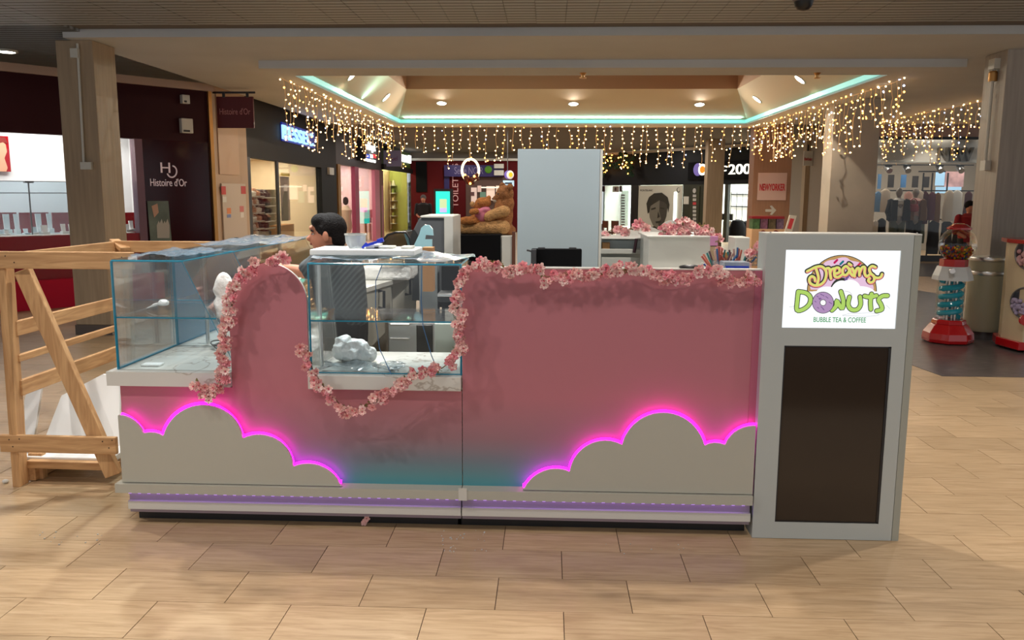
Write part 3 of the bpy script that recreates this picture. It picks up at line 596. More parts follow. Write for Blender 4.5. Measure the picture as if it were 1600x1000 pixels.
HV.R('sign_panel', 597, 627, 235, 260, mat('lilac grey sign', lin((128, 122, 150)), .5, emit=.1), .06, 0, t); HV.T('letters', 'Rituel', 604, 621, 244, 251, mat('mauve print', lin((120, 60, 110)), .5), .062, t, .01); HV.R('bracket', 600, 604, 228, 236, BLACK, .04, 0, t)
W4.R('window_film', 597, 599, 290, 380, PINK, .02, .0, w4)
# --- end wall
w6 = seg(W6, 'wall_back', 0, W6.L, 0, 3.1, mat('dark red wall', lin((84, 6, 13)), .7, spec=.2), **ST)
seg(W6, 'trim_2', 0, W6.L, 3.1, 3.2, WHITE, .3, -.15, **ST); seg(W6, 'wall_back_upper', 0, W6.L, 3.2, ZC, mat('grey upper wall', lin((120, 112, 104)), .7), **ST)
W6.R('doorway', 650, 667, 258, 300, BLACKM, .05, 0, w6, z1=3.05)
t = thing('advert_totem', 'turquoise illuminated phone advertising totem against the red wall', 'sign', W6.pt(W6.st(690, 330), 0, .3)); AW = Wall((-9, 36.), (9, 36.))
AW.R('casing', 678, 707, 295, 355, BLACK, .3, -.32, t, z0=0); AW.R('screen', 681, 703, 299, 350, mat('turquoise screen', (.02, .5, .42), .5, emit=1.1, ecol=(.02, .62, .55)), .02, -.02, t)
AW.R('phone_print', 687, 698, 311, 332, mat('pale phone print', (.5, .6, .3), .5, emit=.8, ecol=(.45, .62, .4)), .01, 0., t); AW.R('phone_print', 687, 698, 325, 332, mat('lilac print', (.5, .4, .8), .5, emit=.8, ecol=(.45, .45, .85)), .01, .012, t)
t = thing('wall_sign', 'vertical pale toilet lettering on the dark red wall', 'sign', W6.hit(711, 300)); a, b, c, d = W6.ext(707, 716, 262, 324)
txt('letters', 'TOILETTES', W6.pt(b, c, .01), (0, 0, 1), -W6.d, (d-c)*1.1, b-a, mat('pale pink print', lin((200, 150, 150)), .5, emit=.25), t, .02)
t = thing('shop_sign', 'purple-blue fascia sign above the small shop beyond the bears', 'sign', W6.hit(760, 265))
W6.R('fascia', 694, 786, 258, 276, mat('indigo sign', lin((44, 34, 96)), .5), .2, 0, t); W6.T('letters', 'Serie NOIR', 710, 755, 261, 272, mat('dim lilac print', lin((130, 120, 160)), .5), .2, t, .02)
obj('round_emblem', MB().ball(W6.hit(763, 265, .22), (.16, .03, .16), 16, 8), mat('green emblem', lin((80, 140, 30)), .5), t, smooth=True)
W6.R('indigo_pier', 694, 702, 276, 300, MATS['indigo sign'], .06, 0, w6)
t = thing('information_board', 'white and grey banded board at the end of the indigo fascia', 'sign', W6.hit(779, 265, .3)); 
for y0, y1 in ((256, 263), (266, 274)): W6.R('panel', 772, 787, y0, y1, WHITE, .05, .25, t)
W6.R('recess_panel', 728, 800, 277, 370, mat('dim interior', lin((88, 66, 60)), .7), .03, 0, w6)
t = thing('window_display', 'pale lit cards and posters in the dim shop beyond the bears', 'window display', W6.hit(760, 310, .2))
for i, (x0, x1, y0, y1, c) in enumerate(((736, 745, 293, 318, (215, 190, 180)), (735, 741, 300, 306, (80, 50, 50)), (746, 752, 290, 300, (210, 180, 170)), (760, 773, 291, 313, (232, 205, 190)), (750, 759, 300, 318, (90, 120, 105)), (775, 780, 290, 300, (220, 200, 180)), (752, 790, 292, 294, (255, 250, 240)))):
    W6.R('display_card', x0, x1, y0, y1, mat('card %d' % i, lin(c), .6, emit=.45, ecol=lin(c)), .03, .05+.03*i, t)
# ================================================================= OPTICIAN (W7)
zo = W7.hit(1040, 291).z
zo = 2.05
w7 = seg(W7, 'wall_right', 0, W7.L, zo, 3.32, ANTH, **ST)
seg(W7, 'trim_3', 0, W7.L, 3.32, 3.42, mat('pale trim', lin((190, 180, 168)), .6), .25, -.15, **ST)
for x0, x1 in ((985, 996), (1066, 1103), (1131, 1136), (1248, 1262)):
    W7.R('pier', x0, x1, 290, 380, BLACK, .12, -.1, w7, z0=0, z1=zo)
interior(W7, 0, W7.L, 3.0, zo+.3, mat('optician white', (.80, .86, .82), .6), 'wall_optician')
for k in range(4):
    q = W7.pt(W7.L*(.12+.25*k), zo+.25, -1.5); area('optician_glow', q, 1.5, 200, (.93, 1, .97), None, 1.2, W7.d)
obj('window_5', MB().fbox(W7.A, W7.d, W7.n, 0, W7.st(1066, 330), .05, zo, -.09, -.08), GLASS, None, **ST)
GLOWW = mat('warm white letters', (1, .98, .85), .5, emit=1.6, ecol=(1, .98, .84))
t = thing('shop_sign', 'optician lettering with purple and orange disc on the black fascia', 'sign', W7.hit(1130, 265))
W7.R('sign_board', 1075, 1250, 250, 280, BLACKM, .04, 0, t)
def disc(w, name, x, y, r, m_, off, parent, th=.03, sx=1.):
    c = w.hit(x, y, off); k = (c-CP).length/F; R_ = r*k
    return obj(name, MB().prism([c+w.d*math.cos(a*math.pi/12)*R_*sx+Vector((0, 0, math.sin(a*math.pi/12)*R_)) for a in range(24)], w.n*th), m_, parent)
disc(W7, 'purple_disc', 1091, 265, 9.5, mat('violet disc', lin((120, 105, 190)), .5, emit=.3, ecol=lin((120, 105, 190))), .05, t)
disc(W7, 'letter_ring', 1098, 265, 8.5, GLOWW, .09, t); disc(W7, 'orange_disc', 1098, 265, 5.2, mat('orange disc', lin((240, 150, 20)), .5, emit=.6, ecol=lin((240, 150, 20))), .125, t)
W7.T('letters', 'ptic', 1106, 1134, 256, 272, GLOWW, .08, t, .04, .004); W7.T('letters', '2000', 1138, 1184, 256, 272, GLOWW, .08, t, .04, .004)
W7.T('letters', ')', 1235, 1239, 258, 272, GLOWW, .08, t, .04, .01)
# glasses rack, window left
t = thing('eyewear_rack', 'lit white wall rack holding columns of dark spectacles', 'rack', W7.hit(965, 335, -1.0)); W7.R('back_panel', 942, 982, 298, 345, mat('lit rack', (.8, .95, .88), .5, emit=.25, ecol=(.75, .98, .88)), .03, -1.1, t, z0=.3)
for x0 in (951, 962, 973):
    q = MB()
    for k in range(13):
        a, b, c, d = W7.ext(x0-2.2, x0+2.2, 304+k*4.2, 306+k*4.2, -1.04); q.fbox(W7.A, W7.d, W7.n, a, b, c, d, -1.07, -1.03)
    obj('spectacles', q, BLACK, t, kind='stuff')
W7.R('lamp_strip', 982, 984, 300, 370, mat('cool strip', (.9, 1, 1), .5, emit=2.5), .03, -.9, t)
for i, (x, y) in enumerate(((943, 295), (970, 295))): 
    c = W7.hit(x, y, -.4); obj('track_spot', MB().tube([c+Vector((0, 0, .1)), c+Vector((0, -.1, -.1))], .07, 10), BLACK, None, label=('black track spotlight left of the eyewear rack', 'black track spotlight above the eyewear rack')[i], cat='spotlight')
t = thing('framed_card', 'small white framed card above the eyewear rack', 'card', W7.hit(961, 296, -.4)); W7.R('card', 957, 967, 291, 300, WHITE, .02, -.4, t); W7.R('card_mark', 960, 963, 293, 298, BLACK, .004, -.38, t)
for i, (x, w_) in enumerate(((945, 8), (960, 10))):
    t = thing('shop_chair', ('brown wooden chair partly behind the tall white cabinet', 'brown wooden chair in front of the eyewear rack')[i], 'chair', W7.pt(W7.st(x, 350, .5), 0, .5)); CH = mat('brown chair wood', lin((86, 40, 26)), .5)
    W7.R('chair_back', x-w_/2, x+w_/2, 345, 356, CH, .05, .4, t); W7.R('seat', x-w_/2, x+w_/2, 362, 365, CH, .4, .4, t)
    for dx in (-w_/2, w_/2-1.2): W7.R('leg', x+dx, x+dx+1.2, 345, 382, CH, .05, .4, t, z0=0)
# portrait poster
t = thing('poster', 'large black and white portrait poster of a dark-haired face in the optician window', 'poster', W7.hit(1032, 330, -.02))
GP = mat('poster grey', lin((176, 172, 158)), .5, emit=.12, ecol=lin((176, 172, 158))); GD = mat('poster dark', lin((34, 30, 26)), .5); GM = mat('poster mid', lin((112, 108, 98)), .5); GS = mat('poster shade', lin((62, 58, 52)), .5)
W7.R('sheet', 997, 1065, 291, 372, GP, .03, -.03, t, z1=zo-.02, z0=.2)
W7.poly('shoulders_print', [(1010, 372), (1013, 358), (1024, 352), (1036, 352), (1042, 372)], GD, .004, .001, t)
W7.poly('face_print', [(1013, 320), (1018, 308), (1030, 304), (1040, 309), (1043, 322), (1041, 338), (1037, 350), (1029, 357), (1020, 352), (1015, 340)], GM, .004, .003, t)
W7.poly('face_shade_print', [(1031, 306), (1040, 309), (1043, 322), (1041, 338), (1037, 350), (1030, 356), (1028, 348), (1033, 342), (1030, 330)], GS, .003, .008, t)
W7.poly('hair_print', [(1012, 334), (1010, 318), (1014, 308), (1022, 302), (1034, 301), (1043, 308), (1046, 320), (1044, 332), (1042, 320), (1038, 316), (1030, 313), (1022, 318), (1016, 322), (1014, 332)], GD, .004, .01, t)
for pts in ([(1017, 326), (1024, 324), (1025, 326), (1018, 328)], [(1031, 324), (1038, 325), (1038, 327), (1031, 326)], [(1024, 346), (1032, 345), (1033, 348), (1025, 349)], [(1028, 330), (1031, 339), (1027, 341)]): W7.poly('features_print', pts, GD, .002, .013, t)
W7.T('letters', 'MONTBLANC', 1000, 1020, 296, 299, GD, .001, t, .004)
disc(W7, 'emblem_ring', 1060, 297, 4, GS, .0, t, .006); disc(W7, 'emblem_core', 1060.5, 296.5, 2.8, GP, .007, t, .004)
W7.R('strip_lamp_glow', 1052, 1056, 300, 370, mat('cool strip', (1, 1, 1)), .02, .02, None, label='upright pale strip standing for a lamp reflection beside the portrait poster', cat='lamp', z0=.4)  # glowing bar added as the reflection of a strip lamp
t = thing('opening_hours_panel', 'tall dark panel of small white pictograms beside the portrait poster', 'sign', W7.hit(1085, 330, .03)); W7.R('panel', 1078, 1092, 291, 372, mat('panel dark', lin((40, 38, 42)), .3), .02, .02, t, z0=.2)
disc(W7, 'round_pictogram', 1085, 298, 3.6, mat('pale grey print', lin((190, 190, 190)), .5), .045, t, .004)
for k in range(8): W7.R('pictogram', 1082.5, 1087.5, 304+k*6, 308+k*6, mat('red print', lin((200, 60, 70)), .5) if k == 2 else MATS['pale grey print'], .006, .042, t)
W7.R('notice', 1068, 1076, 307, 319, WHITE, .01, .02, None, label='small white paper notice on the black pier', cat='notice')
# right optician opening
t = thing('eyewear_rack', 'white grid wall rack with dark spectacles behind the optician counter', 'rack', W7.hit(1160, 330, -1.5)); W7.R('back_panel', 1137, 1175, 296, 372, mat('lit rack 2', (.9, .92, .86), .5, emit=.55, ecol=(.95, .98, .9)), .03, -1.6, t)
for y0 in (303, 322): W7.R('spectacle_row', 1142, 1172, y0, y0+1.6, BLACK, .05, -1.56, t)
for k in range(4): W7.R('grid_wire', 1141+k*9, 1141.6+k*9, 300, 360, METALG, .01, -1.57, t)
t = thing('counter', 'small white optician counter with a black monitor on it', 'counter', W7.pt(W7.st(1137, 350, -.6), 0, -.6)); W7.R('counter_body', 1129, 1142, 345, 372, WHITE, .5, -1.1, t, z0=0); W7.R('monitor', 1126, 1144, 334, 344, BLACK, .05, -.7, t)
for i, (x, y) in enumerate(((1152, 360), (1166, 362))):
    c = W7.hit(x, y, -.6-.5*i); obj('draped_chair', MB().lathe([(.28, -c.z), (.3, -.2), (.3, .1), (.2, .35), (.03, .4)], c, 12), BLACKM, None, smooth=True, label=('black draped chair in the optician, left of the pair', 'black draped chair in the optician beside the brown pillar')[i], cat='chair')
W7.R('brown_sign', 1233, 1250, 302, 311, mat('brown board', lin((96, 56, 40)), .6), .05, -.8, None, label='brown board inside the optician right of the brown pillar', cat='sign')
W7.R('card_rack', 1233, 1239, 312, 337, mat('striped cards', lin((200, 175, 150)), .6, noise=.5, nscale=9), .05, -.4, None, label='narrow rack of cards right of the brown pillar', cat='rack')
W7.R('strip_lamp_glow', 1233, 1262, 298, 300, mat('cool strip', (1, 1, 1)), .02, -1.2, None, label='horizontal strip lamp inside the optician right of the brown pillar', cat='lamp')
t = thing('kiosk_display', 'white and blue standing display before the veined pillar', 'display stand', W7.pt(W7.st(1250, 350, .6), 0, .6)); W7.R('back_board', 1240, 1255, 313, 372, WHITE, .2, .6, t, z0=0); W7.R('blue_panel', 1240, 1252, 328, 372, mat('navy panel', lin((48, 58, 82)), .5), .02, .82, t, z0=.02)
for k in range(2): W7.R('print_line', 1242, 1251, 316+k*6, 319+k*6, (MATS['violet disc'], MATS['red print'])[k], .006, .81, t)
# end jambs between optician and fashion shop
for x0, x1, m_, l in ((1256, 1266, PILL, 0), (1266, 1272, mat('dark bronze', lin((50, 34, 26)), .4, .4), 1)):
    NW = Wall((5, 24.), (12, 24.)); NW.R('trim_4' if l else 'wall_pier', x0, x1, 215, 400, m_, .3, 0, None, z0=0, z1=ZC, **ST)
NW.R('wall_pier_grey', 1272, 1300, 215, 400, PILLG, .3, -.1, None, z0=0, z1=ZC, **ST)
t = thing('hanging_sign', 'small white hanging sign with red script near the veined pillar', 'sign', NW.hit(1262, 250, .5)); NW.R('sign_panel', 1256, 1270, 236, 259, WHITE, .05, .5, t); NW.T('letters', 'NewYorker', 1257, 1269, 246, 251, mat('red print', (1, 0, 0)), .552, t, .01); NW.R('bracket', 1262, 1264, 226, 237, BLACK, .03, .51, t)
# sign on brown pillar
PW = Wall((4, 21.), (9, 21.)); t = thing('wall_sign', 'square pink sign with red lettering on the brown pillar', 'sign', PW.hit(1207, 314))
PW.R('panel', 1184, 1229, 270, 313, mat('pale pink board', lin((205, 175, 168)), .5), .03, 0, t); PW.T('letters', 'NEWYORKER', 1187, 1227, 287, 298, mat('red lettering', lin((190, 30, 45)), .5), .031, t, .01, .02)
t = thing('arrow_sign', 'pale right-pointing arrow on the brown pillar', 'sign', PW.hit(1205, 328)); PW.poly('arrow', [(1196, 327), (1206, 327), (1203, 322), (1206, 321), (1213, 328.5), (1206, 336), (1203, 335), (1206, 331), (1196, 331)], mat('pale print', (1, 1, 1)), .01, .001, t)
KW = Wall((3, 18.), (9, 18.)); t = thing('sweet_display', 'wooden kiddie stand with boxed sweets before the brown pillar', 'display stand', (KW.hit(1205, 360).x, 18.2, 0))
KW.R('cabinet', 1174, 1228, 358, 400, mat('beige stand', lin((205, 170, 135)), .6), .5, -.5, t, z0=0); 
for x in (1192, 1212): disc(KW, 'round_hole', x, 364, 4, mat('dark red ring', lin((110, 30, 28)), .5), 0, t, .02)
for i in range(4): KW.R('sweet_box', 1176+i*12.5, 1187+i*12.5, 342, 358, mat('sweets %d' % i, lin(((70, 110, 70), (120, 80, 110), (90, 80, 60), (110, 90, 120))[i]), .4, noise=.6, nscale=14), .3, -.35, None, label=('green boxed sweets at the left end of the sweet stand', 'purple boxed sweets second on the sweet stand', 'olive boxed sweets third on the sweet stand', 'lilac boxed sweets at the right end of the sweet stand')[i], cat='sweet box')
KW.R('lid_rail', 1175, 1226, 338, 342, mat('dark red lid', lin((130, 20, 34)), .4), .32, -.36, t)
t = thing('leaflet_holder', 'tilted white and red leaflet stand right of the sweet stand', 'display stand', (KW.hit(1236, 360).x, 17.8, 0)); KW.poly('board', [(1226, 363), (1234, 336), (1245, 337), (1237, 364)], WHITE, .04, .3, t); KW.poly('red_print', [(1230, 357), (1235, 341), (1241, 342), (1236, 358)], MATS['red print'], .006, .341, t); KW.R('post', 1230, 1236, 363, 420, METALG, .04, .3, t, z0=0)
# ================================================================= FASHION SHOP
N = Wall((7.2, 22.), (15, 22.)); zn = N.hit(1450, 214).z
wn = seg(N, 'wall_right_fashion', 0, N.L, zn, ZC, mat('pink grey bulkhead', lin((180, 150, 140)), .7), **ST)
seg(N, 'lintel', 0, N.L, zn-.06, zn, BLACK, .18, -.15, wn)
seg(N, 'sill', 0, N.L, 0, .15, BLACK, .1, -.1, wn)
interior(N, 0, N.L, 4.5, 3.6, mat('fashion interior', (.30, .265, .22), .8), 'wall_fashion_shop')
for k in range(3):
    q = N.pt(1.2+1.9*k, 3.3, -2.); area('fashion_glow', q, 1.2, 55, (1, .90, .78), None, 1.2, N.d)
    q = N.pt(1.2+1.9*k, 3.2, -.6); spot('fashion_spot', q, q+Vector((0, .6, -1)), 35, 90, .5)
obj('window_6', MB().fbox(N.A, N.d, N.n, 0, N.L, .15, zn-.06, -.09, -.08), GLASS, None, **ST)
N.R('bulkhead_inner', 1370, 1530, 218, 252, mat('pale bulkhead', lin((200, 196, 188)), .7), .1, -1.6, wn); N.R('bulkhead_edge', 1370, 1530, 252, 254, WHITE, .14, -1.6, wn)
t = thing('shop_letters', 'large grey metal capital letters on the pale fashion shop bulkhead', 'sign', N.hit(1490, 245, -1.4)); N.T('letters', 'NEW', 1467, 1522, 230, 252, mat('grey metal letters', lin((120, 112, 100)), .4, .5), -1.5, t, .12, .02)
N.R('track_rail', 1370, 1522, 257, 258.5, BLACK, .04, -1.2, None, label='black lighting track inside the fashion shop', cat='light track')
for i, x in enumerate((1388, 1417, 1468, 1500)):
    c = N.hit(x, 265, -1.2); t = thing('track_spotlight', ('first', 'second', 'third', 'fourth')[i]+' track spotlight from the left inside the fashion shop', 'spotlight', c, 'track spotlights in the fashion shop'); obj('housing', MB().tube([c+Vector((0, .1, .08)), c+Vector((0, -.1, -.04))], .08, 12), CHROME, t); obj('track_adapter', MB().box(c.x-.09, c.x+.09, c.y-.03, c.y+.03, c.z+.08, c.z+.12), BLACK, t)
for i, (x0, x1, y0, y1, c) in enumerate(((1388, 1397, 273, 293, (34, 30, 30)), (1408, 1416, 273, 293, (60, 110, 160)), (1426, 1435, 275, 293, (34, 30, 30)), (1443, 1452, 276, 293, (34, 30, 30)), (1372, 1377, 272, 295, (70, 110, 150)))):
    N.R('sign_board', x0, x1, y0, y1, mat('board %d' % i, lin(c), .6), .04, -2.4, None, label=('black hanging board above the mannequins, first from the left', 'blue hanging board beside the first black board', 'black hanging board in the middle of the fashion shop', 'black hanging board at the right of the row of boards', 'blue banner beside the veined pillar')[i], cat='board')
t = thing('fashion_poster', 'backlit fashion poster with blue light in the fashion shop', 'poster', N.hit(1495, 290, -2.2)); N.R('sheet', 1477, 1506, 268, 292, mat('fashion print', lin((190, 150, 150)), .5, emit=.3, ecol=lin((190, 150, 150)), noise=.6, nscale=3), .03, -2.3, t); N.R('light_panel', 1462, 1502, 292, 302, mat('ice blue', lin((150, 190, 220)), .5, emit=.6, ecol=lin((150, 190, 220))), .02, -2.25, t); N.R('light_panel', 1462, 1476, 268, 290, MATS['ice blue'], .02, -2.28, t)
FAB = {k: mat('fabric '+k, lin(c), .9) for k, c in dict(cream=(205, 190, 172), white=(222, 216, 208), black=(24, 22, 24), maroon=(74, 30, 38), brown=(120, 84, 58), grey=(110, 110, 100), olive=(100, 104, 88), pinkc=(205, 160, 148), blue=(110, 150, 190), plum=(96, 48, 66)).items()}
t = thing('clothes_rail', 'black clothes rail frame in the fashion shop', 'rail', N.pt(2, 0, -1.2))
N.R('rail_bar', 1378, 1524, 297, 299, BLACK, .04, -1.4, t); 
for x in (1452, 1438, 1476, 1522): N.R('rail_post', x, x+1.6, 270, 400, BLACK, .04, -1.4, t, z0=0)
N.R('rail_bar', 1436, 1478, 267, 269, BLACK, .04, -1.4, t); N.R('rail_bar', 1440, 1524, 342, 344, BLACK, .04, -1.4, t)
def garment(x, y, w_, h_, c, lab, off=-1.2, flare=1.15):
    p = N.hit(x, y, off); k = (p-CP).length/F; W_, H_ = w_*k, h_*k
    prof = [(.5*flare, -H_), (.55*flare, -H_*.7), (.5, -H_*.3), (.52, -H_*.08), (.25, 0), (.1, .02)]
    o = obj('hanging_garment', MB().lathe([(r*W_, z) for r, z in prof], p, 12, 1, .35), FAB[c], None, smooth=True, label=lab, cat='garment', group='clothes hanging in the fashion shop'); return o
garment(1384, 296, 13, 32, 'cream', 'cream furry coat beside the veined pillar'); garment(1372, 300, 9, 28, 'blue', 'pale blue garment peeping past the veined pillar')
garment(1420, 300, 12, 42, 'pinkc', 'pinkish beige garment right of the mannequin'); garment(1436, 298, 14, 38, 'cream', 'cream cardigan on the rail behind the rail post'); garment(1446, 300, 10, 44, 'maroon', 'dark maroon coat on the rail')
garment(1457, 301, 10, 38, 'plum', 'plum coloured top next to the maroon coat'); garment(1466, 302, 8, 40, 'brown', 'brown garment next to the plum top'); garment(1484, 298, 13, 42, 'cream', 'pale jacket in front of the blue light'); garment(1496, 298, 14, 42, 'white', 'white coat under the backlit poster'); garment(1514, 300, 10, 40, 'maroon', 'maroon garment at the right end of the rail')
garment(1378, 342, 12, 40, 'black', 'black trousers hanging beside the veined pillar'); garment(1430, 342, 10, 36, 'brown', 'brown skirt on the lower rail'); garment(1441, 342, 8, 34, 'olive', 'olive garment on the lower rail'); garment(1460, 345, 14, 46, 'black', 'long black garment on the lower rail'); garment(1480, 345, 14, 46, 'black', 'second long black garment right of the first'); garment(1500, 345, 14, 40, 'black', 'black garment behind the globe of the gumball machine'); garment(1368, 345, 10, 34, 'cream', 'cream sleeve low beside the veined pillar')
def mannequin(x, yb, s, top, jac, leg, lab, mo=-.55):
    p = N.hit(x, 330, mo); b = Vector((p.x, p.y, .15)); t = thing('mannequin', lab, 'mannequin', b)
    prim = [('e', b+Vector((0, 0, 1.62)), (.085, .1, .125)), ('c', b+Vector((0, 0, 1.5)), b+Vector((0, 0, 1.42)), .05, .06), ('c', b+Vector((-.15, 0, 1.38)), b+Vector((.15, 0, 1.38)), .07, .07), ('c', b+Vector((0, 0, 1.3)), b+Vector((0, 0, 1.02)), .15, .12), ('c', b+Vector((0, 0, 1.0)), b+Vector((0, 0, .9)), .13, .15),
            ('c', b+Vector((-.18, 0, 1.38)), b+Vector((-.25, 0, 1.1)), .05, .04), ('c', b+Vector((-.25, 0, 1.1)), b+Vector((-.22, -.1, .88)), .04, .03), ('c', b+Vector((.18, 0, 1.38)), b+Vector((.25, 0, 1.1)), .05, .04), ('c', b+Vector((.25, 0, 1.1)), b+Vector((.22, -.1, .88)), .04, .03),
            ('c', b+Vector((-.09, 0, .9)), b+Vector((-.1, 0, .5)), .085, .06), ('c', b+Vector((-.1, 0, .5)), b+Vector((-.1, 0, .06)), .06, .04), ('c', b+Vector((.09, 0, .9)), b+Vector((.1, 0, .5)), .085, .06), ('c', b+Vector((.1, 0, .5)), b+Vector((.1, 0, .06)), .06, .04)]
    blob('body', prim, mat('mannequin grey', lin((150, 140, 130)), .5), t, .03, 2)
    obj('top', MB().lathe([(.14, .92), (.17, 1.1), (.17, 1.3), (.2, 1.4), (.07, 1.47)], b, 14, 1.05, .8), top, t, smooth=True)
    q = MB()
    for sgn in (-1, 1): q.cap(b+Vector((sgn*.2, 0, 1.38)), b+Vector((sgn*.27, 0, 1.1)), .075, .065); q.cap(b+Vector((sgn*.27, 0, 1.1)), b+Vector((sgn*.24, -.1, .9)), .06, .05); q.fbox(b, (1, 0, 0), (0, 1, 0), sgn*.08, sgn*.23, .88, 1.42, -.17, .15)
    obj('jacket', q, jac, t, smooth=True)
    q = MB()
    for sgn in (-1, 1): q.tube([b+Vector((sgn*.09, 0, .95)), b+Vector((sgn*.1, 0, .5)), b+Vector((sgn*.1, 0, .05))], [.12, .1, .085], 12)
    obj('trousers', q, leg, t, smooth=True)
mannequin(1403, 400, 1, FAB['white'], FAB['black'], FAB['olive'], 'grey-haired mannequin in white top, black jacket and olive trousers'); mannequin(1429, 400, 1, FAB['pinkc'], FAB['brown'], FAB['black'], 'mannequin in a beige and brown outfit beside the black-jacketed one', -.98)
c = N.hit(1427, 325, -.55); obj('handbag', join(MB().lathe([(.08, -.1), (.14, -.08), (.14, .06), (.1, .1)], c, 12, 1, .5), MB().tube([c+Vector((math.cos(a/10*math.pi)*.1, 0, .1+.14*math.sin(a/10*math.pi))) for a in range(11)], .012, 6)), mat('red bag', lin((150, 24, 34)), .5), None, smooth=True, label='small red handbag held by the beige mannequin', cat='handbag')
# ================================================================= THE DONUT COUNTER
YF = 4.06           # front of the pink panels
FW_ = Wall((-10, YF), (10, YF))
def gradient_mat():
    m = bpy.data.materials.new('pink to turquoise print'); m.use_nodes = True; nt = m.node_tree; b = nt.nodes['Principled BSDF']
    ge = nt.nodes.new('ShaderNodeNewGeometry'); sx = nt.nodes.new('ShaderNodeSeparateXYZ'); nt.links.new(ge.outputs['Position'], sx.inputs[0])
    r = nt.nodes.new('ShaderNodeMapRange'); r.inputs[1].default_value = .15; r.inputs[2].default_value = 1.35; nt.links.new(sx.outputs[2], r.inputs[0])
    cr = nt.nodes.new('ShaderNodeValToRGB'); e = cr.color_ramp.elements; e[0].position = 0.02; e[0].color = (*lin((62, 150, 164)), 1); e[1].position = .45; e[1].color = (*lin((180, 112, 122)), 1)
    for p, c in ((.09, (84, 142, 150)), (.17, (112, 124, 136)), (.27, (150, 112, 122))): k = e.new(p); k.color = (*lin(c), 1)
    nt.links.new(r.outputs[0], cr.inputs[0]); nt.links.new(cr.outputs[0], b.inputs['Base Color']); b.inputs['Roughness'].default_value = .45; return m
GR = gradient_mat()
LEDM = mat('magenta led', (1, .02, .8), .5, emit=6.5, ecol=(1, .006, .72)); LEDV = mat('violet led', (.6, .2, 1), .5, emit=2.6, ecol=(.5, .25, 1.))
ZS0 = FW_.hit(720, 767, .05).z   # top of skirt
XL, XM, XR = FW_.hit(190, 640).x, FW_.hit(722, 600).x, FW_.hit(1186, 600).x
zslabL = FW_.hit(260, 604).z; zslabR = FW_.hit(600, 610).z; ZT = FW_.hit(960, 421).z
cu1 = thing('donut_counter', 'left half of the pink counter with an arched upright and a cloud panel', 'counter', ((XL+XM)/2, YF+.3, 0), 'units of the pink donut counter')
cu2 = thing('donut_counter', 'taller right half of the pink counter with a cloud panel beside the sign stand', 'counter', ((XM+XR)/2, YF+.3, 0), 'units of the pink donut counter')
def fpt(x, y, Y): return D(x, y, Y)
zs1 = FW_.hit(400, 770).z
# left unit front board including the arch
ax0, ax1 = FW_.hit(361, 560).x, FW_.hit(482, 560).x; ar = (ax1-ax0)/2; ac = (ax0+ax1)/2; az = FW_.hit(420, 411).z-ar
zsh = .71
def vec(x, z, Y): return Vector((x, Y, z))
obj('front_panel', MB().box(XL, XM-.002, YF, YF+.02, .15, zslabL), GR, cu1)
pts = [vec(ax0, zslabL+.0, YF), vec(ax1, zslabL+.0, YF)]+[vec(ac+ar*math.cos(a*math.pi/28), az+ar*math.sin(a*math.pi/28), YF) for a in range(29)]
obj('arch_panel', MB().prism([v+Vector((0, .006, 0)) for v in pts], (0, .018, 0)), WHITE, cu1); obj('arch_face', MB().prism(pts, (0, .006, 0)), GR, cu1)
obj('body_carcass', MB().box(XL+.02, XM-.02, YF+.02, YF+.6, .15, zslabL-.005), WHITE, cu1)
obj('front_panel', MB().box(XM+.002, XR, YF, YF+.02, .15, ZT), GR, cu2)
obj('top_cap', MB().box(XM+.002, XR, YF-.003, YF+.06, ZT, ZT+.006), WHITE, cu2)
obj('body_carcass', join(MB().box(XM+.02, XR-.02, YF+.02, YF+.06, .15, ZT-.002), MB().box(XM+.02, XR-.02, YF+.06, YF+.4, .15, 1.06)), WHITE, cu2)
obj('edge_strip', MB().box(XR-.045, XR, YF-.006, YF, .15, ZT), mat('pink edge strip', lin((176, 96, 118)), .4), cu2)
# skirt
for cu, x0, x1 in ((cu1, XL-.05, XM), (cu2, XM, XR-.02)):
    za, zb_ = .135, .175
    z_hi = FW_.hit(720, 767, .08).z; z_lo = FW_.hit(720, 781, .08).z
    xa = x0+.03 if cu is cu1 else x0+.002
    obj('skirt_rail', MB().box(xa, x1-.002, YF-.08, YF, z_lo, z_hi), OFFW, cu)
    obj('skirt_back', MB().box(xa+.05 if cu is cu1 else xa, x1-.004, YF-.035, YF+.01, .06, z_lo), mat('violet grey laminate', lin((150, 138, 150)), .4), cu)
    y0 = FW_.hit(720, 794, .06).z
    obj('skirt_board', MB().box(xa+.05 if cu is cu1 else xa, x1-.004, YF-.055, YF-.03, FW_.hit(720, 806, .055).z, y0), WHITE, cu)
    obj('plinth', MB().box(xa+.06 if cu is cu1 else xa-.03, x1-.01, YF+.03, YF+.35, 0, FW_.hit(720, 806, .055).z+.02), BLACK, cu)
    n = int((x1-xa)/.0495)
    for k in range(n):
        xx = xa+.06+k*.0495
        if xx < x1-.03: obj('led', MB().box(xx, xx+.016, YF-.064, YF-.036, z_lo-.007, z_lo), LEDV, cu)
    area('skirt_glow', ((xa+x1)/2, YF-.058, z_lo-.006), x1-xa-.1, .12, (.62, .25, 1.), ((xa+x1)/2, YF-.05, 0), .01)
obj('corner_block', MB().box(XM-.012, XM+.03, YF-.083, YF-.078, FW_.hit(720, 781, .083).z-.004, FW_.hit(720, 763, .083).z), WHITE, cu1)
